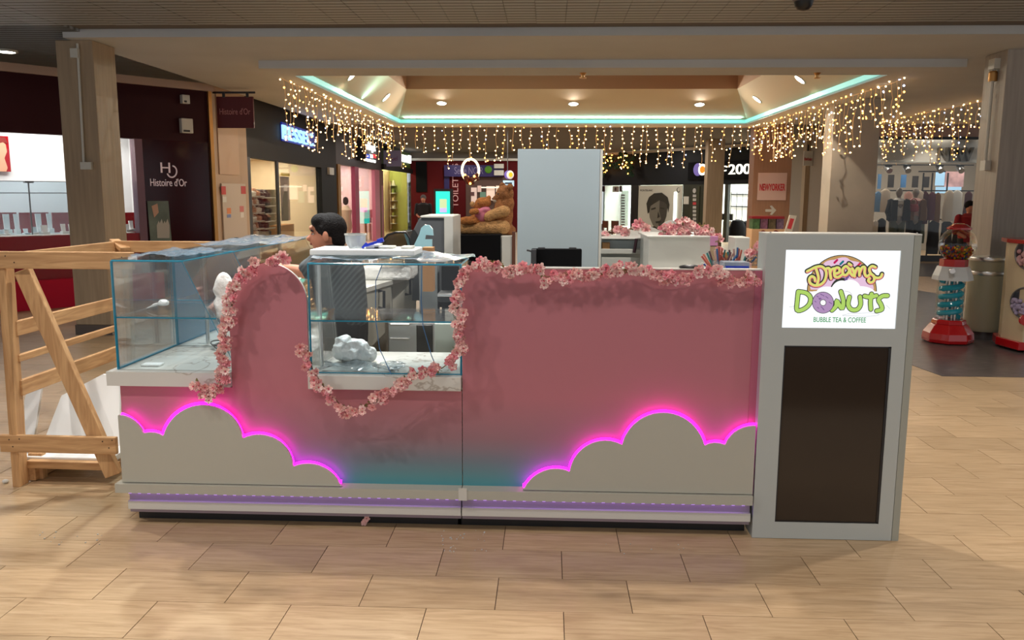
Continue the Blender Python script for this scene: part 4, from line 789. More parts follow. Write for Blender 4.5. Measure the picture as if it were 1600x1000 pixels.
# clouds
def arc3(a, b, c, n=14):
    ax, ay = a; bx, by = b; cx, cy = c; d = 2*(ax*(by-cy)+bx*(cy-ay)+cx*(ay-by))
    ux = ((ax*ax+ay*ay)*(by-cy)+(bx*bx+by*by)*(cy-ay)+(cx*cx+cy*cy)*(ay-by))/d; uy = ((ax*ax+ay*ay)*(cx-bx)+(bx*bx+by*by)*(ax-cx)+(cx*cx+cy*cy)*(bx-ax))/d
    r = math.hypot(ax-ux, ay-uy); A0 = math.atan2(ay-uy, ax-ux); A1 = math.atan2(by-uy, bx-ux); A2 = math.atan2(cy-uy, cx-ux)
    def un(t, ref): 
        while t-ref > math.pi: t -= 2*math.pi
        while t-ref < -math.pi: t += 2*math.pi
        return t
    A1 = un(A1, A0); A2 = un(A2, A1)
    return [(ux+r*math.cos(A0+(A2-A0)*k/n), uy+r*math.sin(A0+(A2-A0)*k/n)) for k in range(n+1)]
YC = YF-.06
cl1 = [arc3((190, 649), (208, 658), (224, 677), 8), arc3((224, 677), (240, 676), (255, 681), 4), arc3((255, 681), (315, 633), (379, 685), 22), arc3((379, 685), (412, 680), (458, 729), 16), arc3((458, 729), (492, 726), (534, 765), 14)]
cl2 = [arc3((817, 768), (850, 736), (890, 737), 14), arc3((890, 737), (920, 695), (972, 695), 16), arc3((972, 695), (1037, 645), (1101, 696), 22), arc3((1101, 696), (1116, 692), (1133, 695), 4), arc3((1133, 695), (1152, 673), (1186, 666), 8)]
for cu, arcs, fx, lab in ((cu1, cl1, [(184, 649)], 0), (cu2, cl2, [], 1)):
    px = fx[:]
    for a in arcs: px += a[(1 if px and a[0] == px[-1] else 0):]
    P3 = [D(x, y, YC) for x, y in px]
    zb2 = FW_.hit(720, 767, .08).z+.004
    if lab == 0: base = [Vector((P3[-1].x, YC, zb2)), Vector((P3[0].x, YC, zb2))]
    else: base = [Vector((min(P3[-1].x, XR-.02), YC, zb2)), Vector((P3[0].x, YC, zb2))]
    for v in P3: v.z = max(v.z, zb2+.002); v.x = min(v.x, XR-.02)
    obj('cloud_panel', MB().prism(P3+base, (0, .018, 0)), OFFW, cu)
    for i, a in enumerate(arcs):
        path = [D(x, y, YC+.024) for x, y in a]
        for v in path: v.z = max(v.z, zb2+.01)+.006; v.x = min(v.x, XR-.02)
        obj('led_strip', MB().tube(path, .011, 6), LEDM, cu)  # real led, tube thickened and raised to include its glow on the panel
obj('hanging_bulb', MB().ball(D(525, 764.5, YC-.01), .006), mat('lilac glow', (1, .8, 1), .5, emit=4), cu1)
# left side of the left run (behind the pink front)
obj('side_panel', MB().box(D(184, 652, YC).x, D(184, 652, YC).x+.02, YC+.02, YF+2.2, FW_.hit(720, 781, .08).z, D(184, 652, YC).z), OFFW, cu1)
obj('run_body', MB().box(XL-.03, XL+.5, YF+.1, YF+2.2, 0.05, zslabL-.005), WHITE, cu1)
# marble worktops with veins
def veins(m):
    nt = m.node_tree; b = nt.nodes['Principled BSDF']; tc = nt.nodes.new('ShaderNodeTexCoord'); n = nt.nodes.new('ShaderNodeTexNoise'); n.inputs['Scale'].default_value = 1.0; n.inputs['Detail'].default_value = 5; n.inputs['Distortion'].default_value = 1.5
    nt.links.new(tc.outputs['Object'], n.inputs['Vector']); cr = nt.nodes.new('ShaderNodeValToRGB'); e = cr.color_ramp.elements; e[0].position = .493; e[0].color = (*lin((212, 212, 206)), 1); e[1].position = .507; e[1].color = (*lin((212, 212, 206)), 1)
    k = e.new(.5); k.color = (*lin((172, 166, 156)), 1); nt.links.new(n.outputs[0], cr.inputs[0]); nt.links.new(cr.outputs[0], b.inputs['Base Color'])
veins(MARBLE)
zm = FW_.hit(260, 582, .03).z; zml = FW_.hit(260, 604, .03).z
wl_ = thing('marble_worktop', 'veined marble worktop under the left glass cases', 'worktop', (XL+.3, YF, zml), 'marble worktops of the donut counter')
obj('slab', join(MB().box(FW_.hit(171, 590).x, ax0-.001, YF-.03, YF+.03, zml, zm), MB().box(FW_.hit(171, 590).x, ax0+.25, YF+.03, YF+2.3, zml, zm)), MARBLE, wl_)
zm2 = FW_.hit(600, 588, .03).z; zml2 = FW_.hit(600, 610, .03).z
zdl = zm
wr_ = thing('marble_worktop', 'marble worktop under the right glass case inside the U of blossoms', 'worktop', ((ax1+XM)/2, YF, zml2), 'marble worktops of the donut counter')
obj('slab', MB().box(ax1+.001, XM-.003, YF-.03, YF+.62, zml2, zm2), MARBLE, wr_, bevel=.003)
# ---- glass cases
def pane(p, a, b, c, d, th=.008, m=GLASSC, name='glass_pane'):
    a, b, c, d = map(Vector, (a, b, c, d)); n = (b-a).cross(c-a).normalized(); return obj(name, MB().prism([a, b, c, d], n*th), m, p)
def edge(p, *pts, r=.0045): return obj('glass_edge', MB().tube(pts, r, 6), EDGE, p)
def case_y(name, x0, x1t, x1b, y0, y1, zb, zt, zmid, lab, grp, lm=None):
    t = thing(name, lab, 'display case', ((x0+x1b)/2, (y0+y1)/2, zb), grp)
    V = Vector
    pane(t, V((x0, y0, zb)), V((x0, y1, zb)), V((x0, y1, zt)), V((x0, y0, zt)), m=lm or GLASSC); pane(t, V((x0, y0, zb)), V((x1b, y0, zb)), V((x1t, y0, zt)), V((x0, y0, zt)))
    pane(t, V((x0, y0, zt)), V((x1t, y0, zt)), V((x1t, y1, zt)), V((x0, y1, zt))); pane(t, V((x1b, y0, zb)), V((x1b, y1, zb)), V((x1t, y1, zt)), V((x1t, y0, zt)))
    pane(t, V((x0+.01, y0+.005, zmid)), V((x1b-.1, y0+.005, zmid)), V((x1b-.1, y1-.005, zmid)), V((x0+.01, y1-.005, zmid)), name='glass_shelf')
    edge(t, V((x0, y0, zb)), V((x0, y0, zt)), r=.0075); edge(t, V((x0, y0, zt)), V((x1t, y0, zt)), r=.005); edge(t, V((x1t, y0, zt)), V((x1t, y1, zt)), r=.004); edge(t, V((x0, y0, zb+.004)), V((x0, y1, zb+.004)), r=.005)
    edge(t, V((x0, y0+.01, zmid)), V((x1b-.1, y0+.005, zmid)), r=.004); edge(t, V((x1t, y0, zt)), V((x1b, y0, zb)), r=.0016); edge(t, V((x0, y1, zb)), V((x0, y1, zt)), r=.005)
    return t
LX0 = D(180, 500, YF+.03).x; LXt = D(284, 408, YF+.03).x; zt1 = D(230, 408, YF+.03).z; zmd = D(230, 497, YF+.03).z; y0_ = YF+.03
g1 = 'glass cases on the left run'
GC1 = case_y('glass_case', LX0, LXt, LX0+.62, y0_, y0_+.68, zm, zt1, zmd, 'glass case at the left front corner with a blue film and a steel post', g1, glass('bluish case glass', (.955, .98, .992), .7, .03, .02, (.45, .62, .8)))
GC2 = case_y('glass_case', LX0, LXt, LX0+.62, y0_+.69, y0_+2.15, zm, zt1, zmd, 'long glass case behind the arched upright, nearer the shoe shop', g1, FILM)
for yy, xx in ((y0_+.76, LXt+.015),): obj('steel_post', MB().tube([Vector((D(322, 470, yy).x, yy, zt1-.002)), Vector((D(322, 470, yy).x, yy, zm))], .011, 10), CHROME, GC1)
# loose films on top
def film(name, x0, x1, y0, y1, z, lab, m, amp=.012, n=18, k=9, sd=1):
    rnd = random.Random(sd); mb = MB(); ph = [rnd.uniform(0, 6) for _ in range(6)]
    vs = []
    for j in range(k+1):
        for i in range(n+1):
            u, v = i/n, j/k
            vs.append((x0+(x1-x0)*u+amp*math.sin(9*v+ph[0]), y0+(y1-y0)*v+amp*math.sin(7*u+ph[1]), z+amp*(1+.6*math.sin(13*u+5*v+ph[2])+.4*math.sin(23*v+9*u+ph[3])+rnd.uniform(-.4, .4))))
    mb.add(vs, [(j*(n+1)+i, j*(n+1)+i+1, (j+1)*(n+1)+i+1, (j+1)*(n+1)+i) for j in range(k) for i in range(n)])
    o = obj(name, mb, m, None, smooth=True, label=lab, cat='plastic film'); return o
film('film_sheet', LX0+.02, LXt-.02, y0_+.1, y0_+.66, zt1+.012, 'blue crinkled film lying on the left front glass case', FILM2, .009, sd=3)
film('film_sheet', LX0-.02, LXt+.1, y0_+.95, y0_+2.1, zt1+.012, 'pale blue film lying on the long left glass case', FILM2, .012, sd=4)
# right case
RX0, RX1 = D(484, 500, YF+.02).x, XM-.006; zt2 = D(600, 413, YF+.02).z; zb2_ = zm2; yb = YF+.56; yt = D(600, 401, 4.5).y; yt = YF+.42; zm3 = D(600, 503, YF+.02).z; yf = YF+.02
GC3 = thing('glass_case', 'glass display case between the arch and the tall pink panel', 'display case', ((RX0+RX1)/2, YF+.3, zb2_), 'glass cases')
V = Vector
pane(GC3, V((RX0, yf, zb2_)), V((RX1, yf, zb2_)), V((RX1, yf, zt2)), V((RX0, yf, zt2)))
for x in (RX0, RX1-.008): pane(GC3, V((x, yf, zb2_)), V((x, yb, zb2_)), V((x, yt, zt2)), V((x, yf, zt2)), th=.006)
pane(GC3, V((RX0, yf, zt2)), V((RX1, yf, zt2)), V((RX1, yt, zt2)), V((RX0, yt, zt2))); pane(GC3, V((RX0+.01, yf+.01, zm3)), V((RX1-.01, yf+.01, zm3)), V((RX1-.01, yb-.08, zm3)), V((RX0+.01, yb-.08, zm3)), name='glass_shelf')
for a, b, r in (((RX0, yf, zb2_), (RX0, yf, zt2), .005), ((RX1, yf, zb2_), (RX1, yf, zt2), .005), ((RX0, yf, zt2), (RX1, yf, zt2), .005), ((RX0, yf, zb2_+.004), (RX1, yf, zb2_+.004), .003), ((RX0, yf+.01, zm3), (RX1, yf+.01, zm3), .004), ((RX0, yt, zt2), (RX1, yt, zt2), .003), ((RX1, yf, zt2), (RX1, yt, zt2), .004), ((RX0, yf, zt2), (RX0, yt, zt2), .004)): edge(GC3, V(a), V(b), r=r)
obj('steel_post', MB().tube([D(498, 413, YF+.2), D(503, 577, YF+.2)], .009, 10), CHROME, GC3)
for pts in (((597, 414), (587, 440), (587, 500), (593, 545), (612, 586)), ((659, 414), (658, 470), (661, 510), (674, 555), (684, 580))):
    obj('film_edge', MB().tube([D(x, y, YF+.012) for x, y in pts], .0022, 5), mat('blue film edge', lin((60, 110, 160)), .3), GC3)
film('film_sheet', RX0, RX1+.03, yf+.02, yt+.08, zt2+.012, 'crinkled blue film on top of the right glass case', FILM2, .012, 26, 7, 8)
fl = film('film_sheet', RX0+.03, RX0+.45, yf+.03, yf+.22, zm2+.008, 'crumpled clear film on the marble in front of the white bag', glass('grey clear film', (.8, .85, .88), 1.5, .15, .12, (.5, .6, .65)), .012, 20, 10, 5)
# plastic bags
def bag(prim, lab, voxel=.005, m=PLBAG, sd=1, disp=.04, sc=.045):
    o = blob('plastic_bag', prim, m, None, voxel, 2, label=lab, cat='plastic bag')
    tx = bpy.data.textures.new('crumple', 'VORONOI'); tx.noise_scale = sc; d = o.modifiers.new('d', 'DISPLACE'); d.texture = tx; d.strength = disp; d.mid_level = .4; return o
c = D(553, 544, YF+.3); zt_ = zm2+.06
bag([('e', V((c.x, YF+.3, zm2+.062)), (.10, .07, .058)), ('e', V((c.x-.06, YF+.3, zm2+.075)), (.05, .06, .07)), ('e', V((c.x+.06, YF+.31, zm2+.05)), (.05, .06, .045))], 'white knotted plastic bag lying on the marble in the right glass case')
c = D(350, 465, YF+.12)
bag([('e', D(350, 450, YF+.1), (.055, .04, .07)), ('e', D(351, 480, YF+.1), (.05, .035, .09)), ('c', D(350, 480, YF+.1), D(355, 580, YF+.1), .03, .02)], 'white plastic bag hanging beside the arch behind the blossoms', disp=.02, sc=.06)
bag([('e', D(255, 473, YF+.25), (.028, .02, .017)), ('c', D(250, 473, YF+.25), D(228, 482, YF+.25), .008, .003)], 'small scrap of white plastic on the left glass shelf', disp=.008, sc=.03, voxel=.004)
for x, y, w_, lab in ((240, 572, .05, 'small flat plastic packet on the marble of the left front glass case'),):
    p = D(x, y, YF+.14); obj('plastic_packet', MB().box(p.x-w_, p.x+w_, YF+.1, YF+.16, zm+.001, zm+.012), PLBAG, None, bevel=.004, label=lab, cat='packet')
mb = MB()
for k in range(3): mb.tube([V((LXt-.05+.05*math.cos(a*.4+k)*(1+.2*k), y0_+.6+.06*math.sin(a*.4+k), zm+.012+.012*k+.006*math.sin(a*.9))) for a in range(17)], .004, 6)
obj('coiled_cable', mb, METALG, None, smooth=True, label='grey cable coiled on the marble behind the steel post', cat='cable')
# white tray and tools on the right case
p0, p1 = D(499, 403, YF+.3), D(656, 403, YF+.3); zz = zt2+.034
obj('foam_tray', MB().box(p0.x, p1.x, YF+.12, YF+.4, zz, zz+.03), mat('white foam', (.9, .92, .9), .6, bump=.3, bscale=20), None, bevel=.006, label='long white foam slab on top of the right glass case', cat='foam board'); zz2 = zz+.031
c = D(556, 392, YF+.26); q = c.x
t = thing('plastic_tub', 'translucent plastic tub on the white foam slab', 'tub', (q, YF+.26, zz2)); obj('tub_body', MB().lathe([(.035, 0), (.052, .03), (.055, .07), (.052, .07), (.032, .004)], (q, YF+.26, zz2), 18), glass('cloudy plastic', (.85, .88, .9), .8, .1, .35, (.8, .85, .88)), t, smooth=True); obj('tub_rim', MB().lathe([(.052, .066), (.058, .066), (.058, .074), (.052, .074)], (q, YF+.26, zz2), 18, caps=False), WHITE, t)
t = thing('clamp_tool', 'bright blue clamp leaning on the plastic tub', 'tool', D(570, 396, YF+.2)); BL = mat('bright blue plastic', lin((20, 50, 190)), .35)
zb_ = zz2
a, b = D(570, 395, YF+.18), D(596, 376, YF+.18); a.z = max(a.z, zz2+.015); obj('bar', MB().beam(a, b, .012, .014), BL, t, bevel=.002); obj('jaw', MB().beam(V((a.x-.012, a.y, zz2+.004)), V((a.x+.012, a.y, zz2+.03)), .014, .012), BL, t, bevel=.002); obj('grip', MB().beam(b-V((.02, 0, .004)), b+V((.01, 0, .006)), .02, .022), BL, t, bevel=.003)
for i, (x, y, w_) in enumerate(((605, 395, .05), (588, 390, .035), (640, 394, .03))):
    p = D(x, y, YF+.3); obj('foam_scrap', MB().box(p.x-w_, p.x+w_, YF+.2, YF+.3, zz2, zz2+.012+.01*(i == 1)), WHITE, None, bevel=.003, label=('white card scrap right of the blue clamp', 'thicker white block behind the blue clamp', 'small white scrap at the right end of the foam slab')[i], cat='scrap')
# ---- debris
for x0, x1, y0, y1, n, l in ((690, 760, 828, 864, 30, 'scatter of tiny white foam crumbs on the tiles before the counter seam'), (60, 160, 832, 852, 14, 'few white foam crumbs on the tiles left of the counter'), (900, 1090, 846, 866, 8, 'sparse foam crumbs on the tiles before the right half of the counter')):
    mb = MB()
    for i in range(n):
        p = G(random.uniform(x0, x1), random.uniform(y0, y1)); w_ = random.uniform(.0015, .0035); mb.box(p.x-w_, p.x+w_, p.y-w_, p.y+w_, 0.001, .001+w_*1.4)
    obj('foam_crumbs', mb, WHITE, None, kind='stuff', label=l, cat='crumbs')
p = G(9, 755); obj('paper_scrap', MB().ball(p+V((0, 0, .012)), (.02, .015, .012)), WHITE, None, label='crumpled white paper scrap on the floor left of the crate', cat='scrap')
# ================================================================= SIGN STAND
KY = 4.0; KWl = Wall((-10, KY), (10, KY)); kx0, kx1, kx2 = KWl.hit(1187, 600).x, KWl.hit(1411, 600).x, KWl.hit(1423, 600).x
ktop = KWl.hit(1310, 367).z
ks = thing('sign_stand', 'tall grey free-standing sign stand with a lit logo screen above a dark panel', 'sign stand', ((kx0+kx2)/2, KY+.06, 0))
KG = mat('stand grey', lin((178, 184, 182)), .42); 
sx0, sx1, sz0, sz1 = KWl.hit(1225, 450).x, KWl.hit(1404, 450).x, KWl.hit(1310, 513).z, KWl.hit(1310, 391).z
bx0, bx1, bz0, bz1 = KWl.hit(1218, 680).x, KWl.hit(1383, 680).x, KWl.hit(1290, 817).z, KWl.hit(1310, 541).z
obj('face_frame', join(MB().box(kx0, kx1, KY, KY+.02, .002, bz0), MB().box(kx0, kx1, KY, KY+.02, bz1, sz0), MB().box(kx0, kx1, KY, KY+.02, sz1, ktop), MB().box(kx0, bx0, KY, KY+.02, bz0, bz1), MB().box(bx1, kx1, KY, KY+.02, bz0, bz1), MB().box(kx0, sx0, KY, KY+.02, sz0, sz1), MB().box(sx1, kx1, KY, KY+.02, sz0, sz1)), KG, ks)
obj('carcass', MB().box(kx0+.001, kx2, KY+.022, KY+.16, 0, ktop-.001), KG, ks); obj('side_strip', MB().box(kx1+.003, kx2, KY+.002, KY+.022, 0, ktop), mat('stand edge', lin((158, 160, 150)), .42), ks)
obj('top_lip', MB().box(kx0, kx2, KY, KY+.16, ktop, ktop+.006), WHITE, ks)
for x in (kx0+.02, kx1+.02): obj('top_screw', MB().ball(V((x, KY+.02, ktop+.008)), .005), CHROME, ks)
dk = obj('dark_panel', MB().box(bx0, bx1, KY+.006, KY+.022, bz0, bz1), mat('smoked brown glass', (.030, .020, .013), .12, spec=.5), ks)
obj('dark_rim', join(MB().box(bx0, bx1, KY+.002, KY+.006, bz0, bz0+.006), MB().box(bx0, bx1, KY+.002, KY+.006, bz1-.006, bz1), MB().box(bx0, bx0+.006, KY+.002, KY+.006, bz0, bz1), MB().box(bx1-.012, bx1, KY+.002, KY+.006, bz0, bz1)), BLACK, ks)
def emi(name, c, s=1.): 
    m = mat('print '+name, (0, 0, 0), .6, emit=s, ecol=lin(c), spec=0, nosample=True); return m
scr = obj('logo_screen', MB().box(sx0, sx1, KY+.008, KY+.022, sz0, sz1), mat('lit white screen', (0, 0, 0), .4, emit=1.12, ecol=(.93, .97, 1.), spec=.1), ks, label='brightly lit logo screen')
# print on the screen; crop frame 1200..1440 x 380..530 scaled 6.667
def sp_(u, v): return 1200+u/6.6667, 380+v/6.6667
def shape(name, pts, m, off, px=False): 
    P = [KWl.hit(*(p if px else sp_(*p)), 0) for p in pts]; mb = MB().prism([V((p.x, KY+.0075-off, p.z)) for p in P], (0, .0004, 0)); return obj(name, mb, m, scr)
def stroke(name, pts, w, m, off, closed=False, sub=4):
    P = pts[:]; n = len(P); out = []
    def cr(a, b, c, d, t): return .5*((2*b)+(-a+c)*t+(2*a-5*b+4*c-d)*t*t+(-a+3*b-3*c+d)*t**3)
    for i in range(n-1):
        a, b, c, d = P[max(i-1, 0)], P[i], P[i+1], P[min(i+2, n-1)]
        for k in range(sub): t = k/sub; out.append((cr(a[0], b[0], c[0], d[0], t), cr(a[1], b[1], c[1], d[1], t)))
    out.append(P[-1]); mb = MB()
    Q = [KWl.hit(*sp_(*p), 0) for p in out]; Q = [V((q.x, KY+.0075-off, q.z)) for q in Q]; W_ = w/6.6667*KY/F/2*1.02
    L, R_ = [], []
    for i, q in enumerate(Q):
        t = (Q[min(i+1, len(Q)-1)]-Q[max(i-1, 0)]); t.normalize(); nn = V((-t.z, 0, t.x)); L.append(q+nn*W_); R_.append(q-nn*W_)
    k = len(Q); mb.add(L+R_, [(i, i+1, k+i+1, k+i) for i in range(k-1)])
    for q in (Q[0], Q[-1]): mb.add([q+V((math.cos(a*math.pi/6)*W_, 0, math.sin(a*math.pi/6)*W_)) for a in range(12)], [tuple(range(12))])
    return obj(name, mb, m, scr)
def half(cx, cy, r, a0, a1, n=30, ry=None): return [(cx+r*math.cos(math.radians(a0+(a1-a0)*k/n)), cy-(ry or r)*math.sin(math.radians(a0+(a1-a0)*k/n))) for k in range(n+1)]
cb, cpk, cgy, cpu = emi('brown', (190, 150, 96)), emi('pink', (236, 200, 226), .95), emi('outline', (58, 62, 54)), emi('purple', (186, 152, 196), .9)
yl, gn, rd = emi('yellow', (222, 222, 118)), emi('lime', (178, 214, 106)), emi('salmon', (238, 128, 128))
shape('donut_outline', half(775, 505, 366, 0, 180, ry=382), cgy, .0006); shape('donut_dough', half(775, 505, 358, 0, 180, ry=374), cb, .0009)
ic = half(775, 505, 325, 2, 178, 40, ry=350); ic = [(x+ (10*math.sin(i*1.1)), y+8*math.sin(i*.9)) for i, (x, y) in enumerate(ic)]; shape('donut_icing', ic, cpk, .0012)
shape('donut_hole', half(775, 525, 128, 0, 180, ry=165), cgy, .0015); shape('cloud_print', half(775, 540, 124, 0, 180, ry=150), emi('white', (250, 250, 252), 1.05), .0018)
for cx, cy, rx, ry in ((620, 530, 120, 78), (860, 480, 110, 100), (960, 520, 160, 72), (760, 520, 200, 60), (500, 560, 90, 60), (1090, 560, 60, 40)): shape('cloud_print', half(cx, cy, rx, 0, 360, ry=ry)[:-1], emi('white', (1, 1, 1)), .0018+.0001*len(scr.children) % .0006)
for u, v, c in ((710, 190, (190, 30, 90)), (772, 205, (30, 120, 130)), (950, 225, (200, 50, 80)), (825, 365, (120, 90, 150))): 
    stroke('sprinkle', [(u-14, v+14), (u+14, v-14)], 22, emi('sprinkle%d' % u, c), .0028)
dream = [[(410, 293), (450, 272), (500, 248), (560, 242), (602, 280), (608, 335), (588, 395), (545, 432), (490, 440), (442, 415), (432, 372), (455, 345), (485, 358), (492, 390)], [(503, 268), (520, 320), (528, 370), (512, 430)],
         [(612, 262), (640, 262), (648, 310), (658, 368)], [(648, 310), (662, 275), (690, 262)], [(700, 318), (745, 300), (742, 258), (706, 258), (692, 300), (700, 345), (735, 352), (775, 325)],
         [(845, 265), (815, 238), (780, 270), (785, 322), (815, 330), (845, 295), (852, 262), (862, 310), (885, 338)], [(880, 262), (897, 300), (905, 345)], [(905, 320), (925, 268), (950, 262), (955, 335)], [(955, 310), (980, 255), (1010, 250), (1008, 310), (1030, 345), (1055, 330)],
         [(1122, 250), (1088, 238), (1058, 265), (1070, 310), (1106, 345), (1104, 392), (1070, 410), (1046, 386), (1062, 364)], [(1108, 350), (1145, 362), (1178, 350), (1190, 322)], [(845, 212), (868, 228)]]
for s_ in dream: stroke('letter_outline', s_, 52, cgy, .0034)
for s_ in dream: stroke('letter_shadow', [(u+2, v+6) for u, v in s_], 31, rd, .0038)
for s_ in dream: stroke('letter', s_, 23, yl, .0042)
don = [[(318, 505), (308, 600), (305, 698), (370, 690), (430, 640), (445, 570), (400, 520), (318, 505)], [(670, 700), (712, 655), (718, 600), (745, 645), (778, 680), (788, 600), (762, 505)], [(852, 562), (838, 640), (872, 692), (932, 692), (968, 640), (962, 560)], [(1010, 552), (1060, 562), (1132, 548)], [(1082, 530), (1070, 610), (1075, 690)], [(1248, 548), (1195, 552), (1155, 590), (1180, 640), (1190, 690), (1135, 706)]]
for s_ in don: stroke('letter_outline', s_, 54, cgy, .003)
for s_ in don: stroke('letter', s_, 38, gn, .0038)
shape('donut_o_outline', half(575, 620, 114, 0, 360)[:-1], cgy, .0044); shape('donut_o', half(575, 620, 108, 0, 360)[:-1], cpu, .0048); shape('donut_o_hole', half(575, 620, 34, 0, 360)[:-1], cgy, .0052); shape('donut_o_hole', half(575, 620, 28, 0, 360)[:-1], emi('white', (1, 1, 1)), .0056)
rr = random.Random(3)
for k in range(16): a = rr.uniform(0, 6.28); r = rr.uniform(48, 92); u, v = 575+r*math.cos(a), 620+r*math.sin(a); stroke('sprinkle', [(u-7, v-5), (u+7, v+5)], 7, emi('mauve', (120, 90, 140)), .0054)
for s_ in ([(780, 752), (860, 735), (960, 730), (1080, 728), (1165, 742), (1100, 760), (950, 762), (780, 755)], [(225, 665), (280, 660)], [(1240, 650), (1275, 685)], [(800, 500), (850, 510), (880, 540)]): stroke('thin_line', s_, 4, emi('faint', (190, 190, 190)), .0025)
a, b = KWl.hit(*sp_(475, 822)), KWl.hit(*sp_(1025, 775))
txt('letters', 'BUBBLE TEA & COFFEE', V((a.x, KY+.003, a.z)), (1, 0, 0), (0, 0, 1), b.x-a.x, b.z-a.z, emi('green text', (90, 160, 100)), scr, .001, .012)
# ================================================================= CRATE
ct = thing('wooden_crate', 'open pine crate frame standing left of the counter', 'crate', (-2.65, 5.1, 0))
def bm_(a, b, w_, h_, ax): return obj('timber', MB().beam(a, b, w_, h_), PINE[ax], ct, bevel=.004)
cx0, cx1, cy0, cy1, cz = -3.04, -2.29, 4.5, 5.72, D(60, 393, 4.5).z
wd_, hh = .045, .095
bm_(V((cx0-.3, cy0, cz-hh/2)), V((cx1, cy0, cz-hh/2)), .03, hh, 'x')
px_ = D(10, 560, cy0+.03).x
bm_(V((D(32, 750, cy0+.04).x, cy0+.04, 0)), V((D(9, 420, cy0+.04).x, cy0+.04, cz-hh)), .085, .045, 'z')
bm_(V((D(52, 750, cy0+.12).x+.01, cy0+.16, 0)), V((D(52, 750, cy0+.12).x+.01, cy0+.16, .16)), .085, .045, 'z')
bm_(D(36, 422, cy0+.04), D(178, 742, cy0+.04), .045, .09, 'z')
bm_(D(2, 692, cy0), D(183, 696, cy0), .03, .10, 'x')
bm_(D(45, 724, cy0+.1), D(185, 728, cy0+.1), .05, .045, 'x')
bm_(V((cx0, cy0, cz-.05)), V((cx0, cy1, cz-.05)), .03, .07, 'y'); bm_(V((cx0, cy1, cz-.05)), V((D(350, 380, cy1).x, cy1, cz-.05)), .03, .08, 'x')
bm_(D(178, 376, cy1+.05), D(196, 390, cy1-.05), .07, .03, 'y')
for y_, h_ in ((512, .085), (558, .04), (604, .09)):
    p = D(26, y_, cy0+.1); bm_(V((cx0, cy0+.06, p.z)), V((cx0, cy1, p.z)), .03, h_, 'y')
p = D(100, 569, cy1); bm_(V((cx0, cy1, p.z)), V((cx1, cy1, p.z)), .04, .05, 'x')
bm_(V((cx0, cy1, 0)), V((cx0, cy1, cz-.05)), .045, .085, 'z'); bm_(V((cx1, cy1, 0)), V((cx1, cy1, cz-.05)), .045, .085, 'z'); bm_(V((cx0, cy0+.1, .05)), V((cx0, cy1, .05)), .045, .09, 'y')
bm_(D(200, 420, cy0+.04), D(206, 600, cy0+.04), .045, .03, 'z')
SN = mat('nail head', lin((70, 55, 45)), .4)
q = MB()
for x, y in ((14, 687), (20, 698), (30, 686), (160, 690), (170, 700), (175, 688), (8, 400), (22, 410), (190, 402), (200, 412)): q.ball(D(x, y, cy0-.016), .004, 6, 4)
obj('nail_heads', q, SN, ct)
FO = mat('white coated board', (.80, .82, .82), .5)
for i, (P, Y, th, lab) in enumerate(((((96, 618), (160, 585), (186, 585), (188, 716), (58, 716)), cy0+.35, .02, 'wide white board leaning inside the crate beside the counter'), (((48, 590), (67, 592), (52, 690), (40, 716), (38, 625)), cy0+.5, .02, 'narrow white board standing behind the front post of the crate'),)):
    pts = [D(x, y, Y+(700-y)*.0018) for x, y in P]; obj('white_board', MB().prism(pts, (0, th, 0)), FO, None, label=lab, cat='board')
p = D(115, 712, cy0+.2); obj('white_board', MB().box(D(46, 712, cy0+.2).x, D(184, 712, cy0+.2).x, cy0+.12, cy0+.6, p.z-.02, p.z+.015), FO, None, bevel=.004, label='thick white board lying flat low in the crate', cat='board')
# ================================================================= INSIDE THE KIOSK
def bx(name, x0, x1, y0, y1, Y, dep, m, parent=None, z0=None, bevel=.004, **kw):
    xm, ym = (x0+x1)/2, (y0+y1)/2
    a, b = D(x0, ym, Y).x, D(x1, ym, Y).x; c, d = D(xm, y1, Y).z, D(xm, y0, Y).z
    return obj(name, MB().box(a, b, Y, Y+dep, c if z0 is None else z0, d), m, parent, bevel=bevel, **kw)
CW = mat('cabinet pale blue grey', lin((168, 184, 192)), .4)
t = thing('tall_cabinet', 'tall pale grey cabinet standing behind the pink counter', 'cabinet', D(874, 700, 5.6)*1.0); t.location.z = 0
zc = D(870, 233, 5.6).z; xa, xb = D(808.5, 330, 5.6).x, D(936, 330, 5.6).x
obj('cabinet_body', MB().box(xa, xb+.02, 5.62, 6.2, 0.04, zc), CW, t, bevel=.004); obj('door_panel', MB().box(xa, xb-.0, 5.6, 5.62, .06, zc), CW, t, bevel=.003); obj('plinth', MB().box(xa+.02, xb, 5.64, 6.15, 0, .05), BLACK, t); obj('edge_profile', MB().box(xb+.002, xb+.018, 5.6, 5.62, .06, zc), WHITE, t)
t = thing('monitor', 'black monitor seen from behind in front of the tall grey cabinet', 'monitor', (D(870, 418, 4.7).x, 4.7, ZT+.01))
bx('housing', 830, 909, 389, 420, 4.55, .05, BLACKM, t, z0=1.2, bevel=.006); bx('side_box', 829.5, 838, 390, 420, 4.5, .05, mat('black edge', (.03, .03, .035), .4), t, z0=1.2); obj('foot', MB().box(D(850, 420, 4.5).x, D(890, 420, 4.5).x, 4.5, 4.72, 1.161, 1.2), BLACK, t); bx('top_clip', 840, 852, 387, 390, 4.55, .04, BLACK, t); bx('top_clip', 889, 901, 387, 390, 4.55, .04, BLACK, t)
obj('cable', MB().tube([D(823, 391, 4.6), D(828, 392, 4.6), D(836, 396, 4.6)], .005, 6), BLACK, t)
# shelf on which the monitor stands
obj('counter_shelf', MB().box(XM+.05, D(1008, 420, 4.7).x, YF+.4, YF+.8, 1.13, 1.16), WHITE, None, label='white shelf behind the tall pink panel carrying the monitor', cat='shelf')
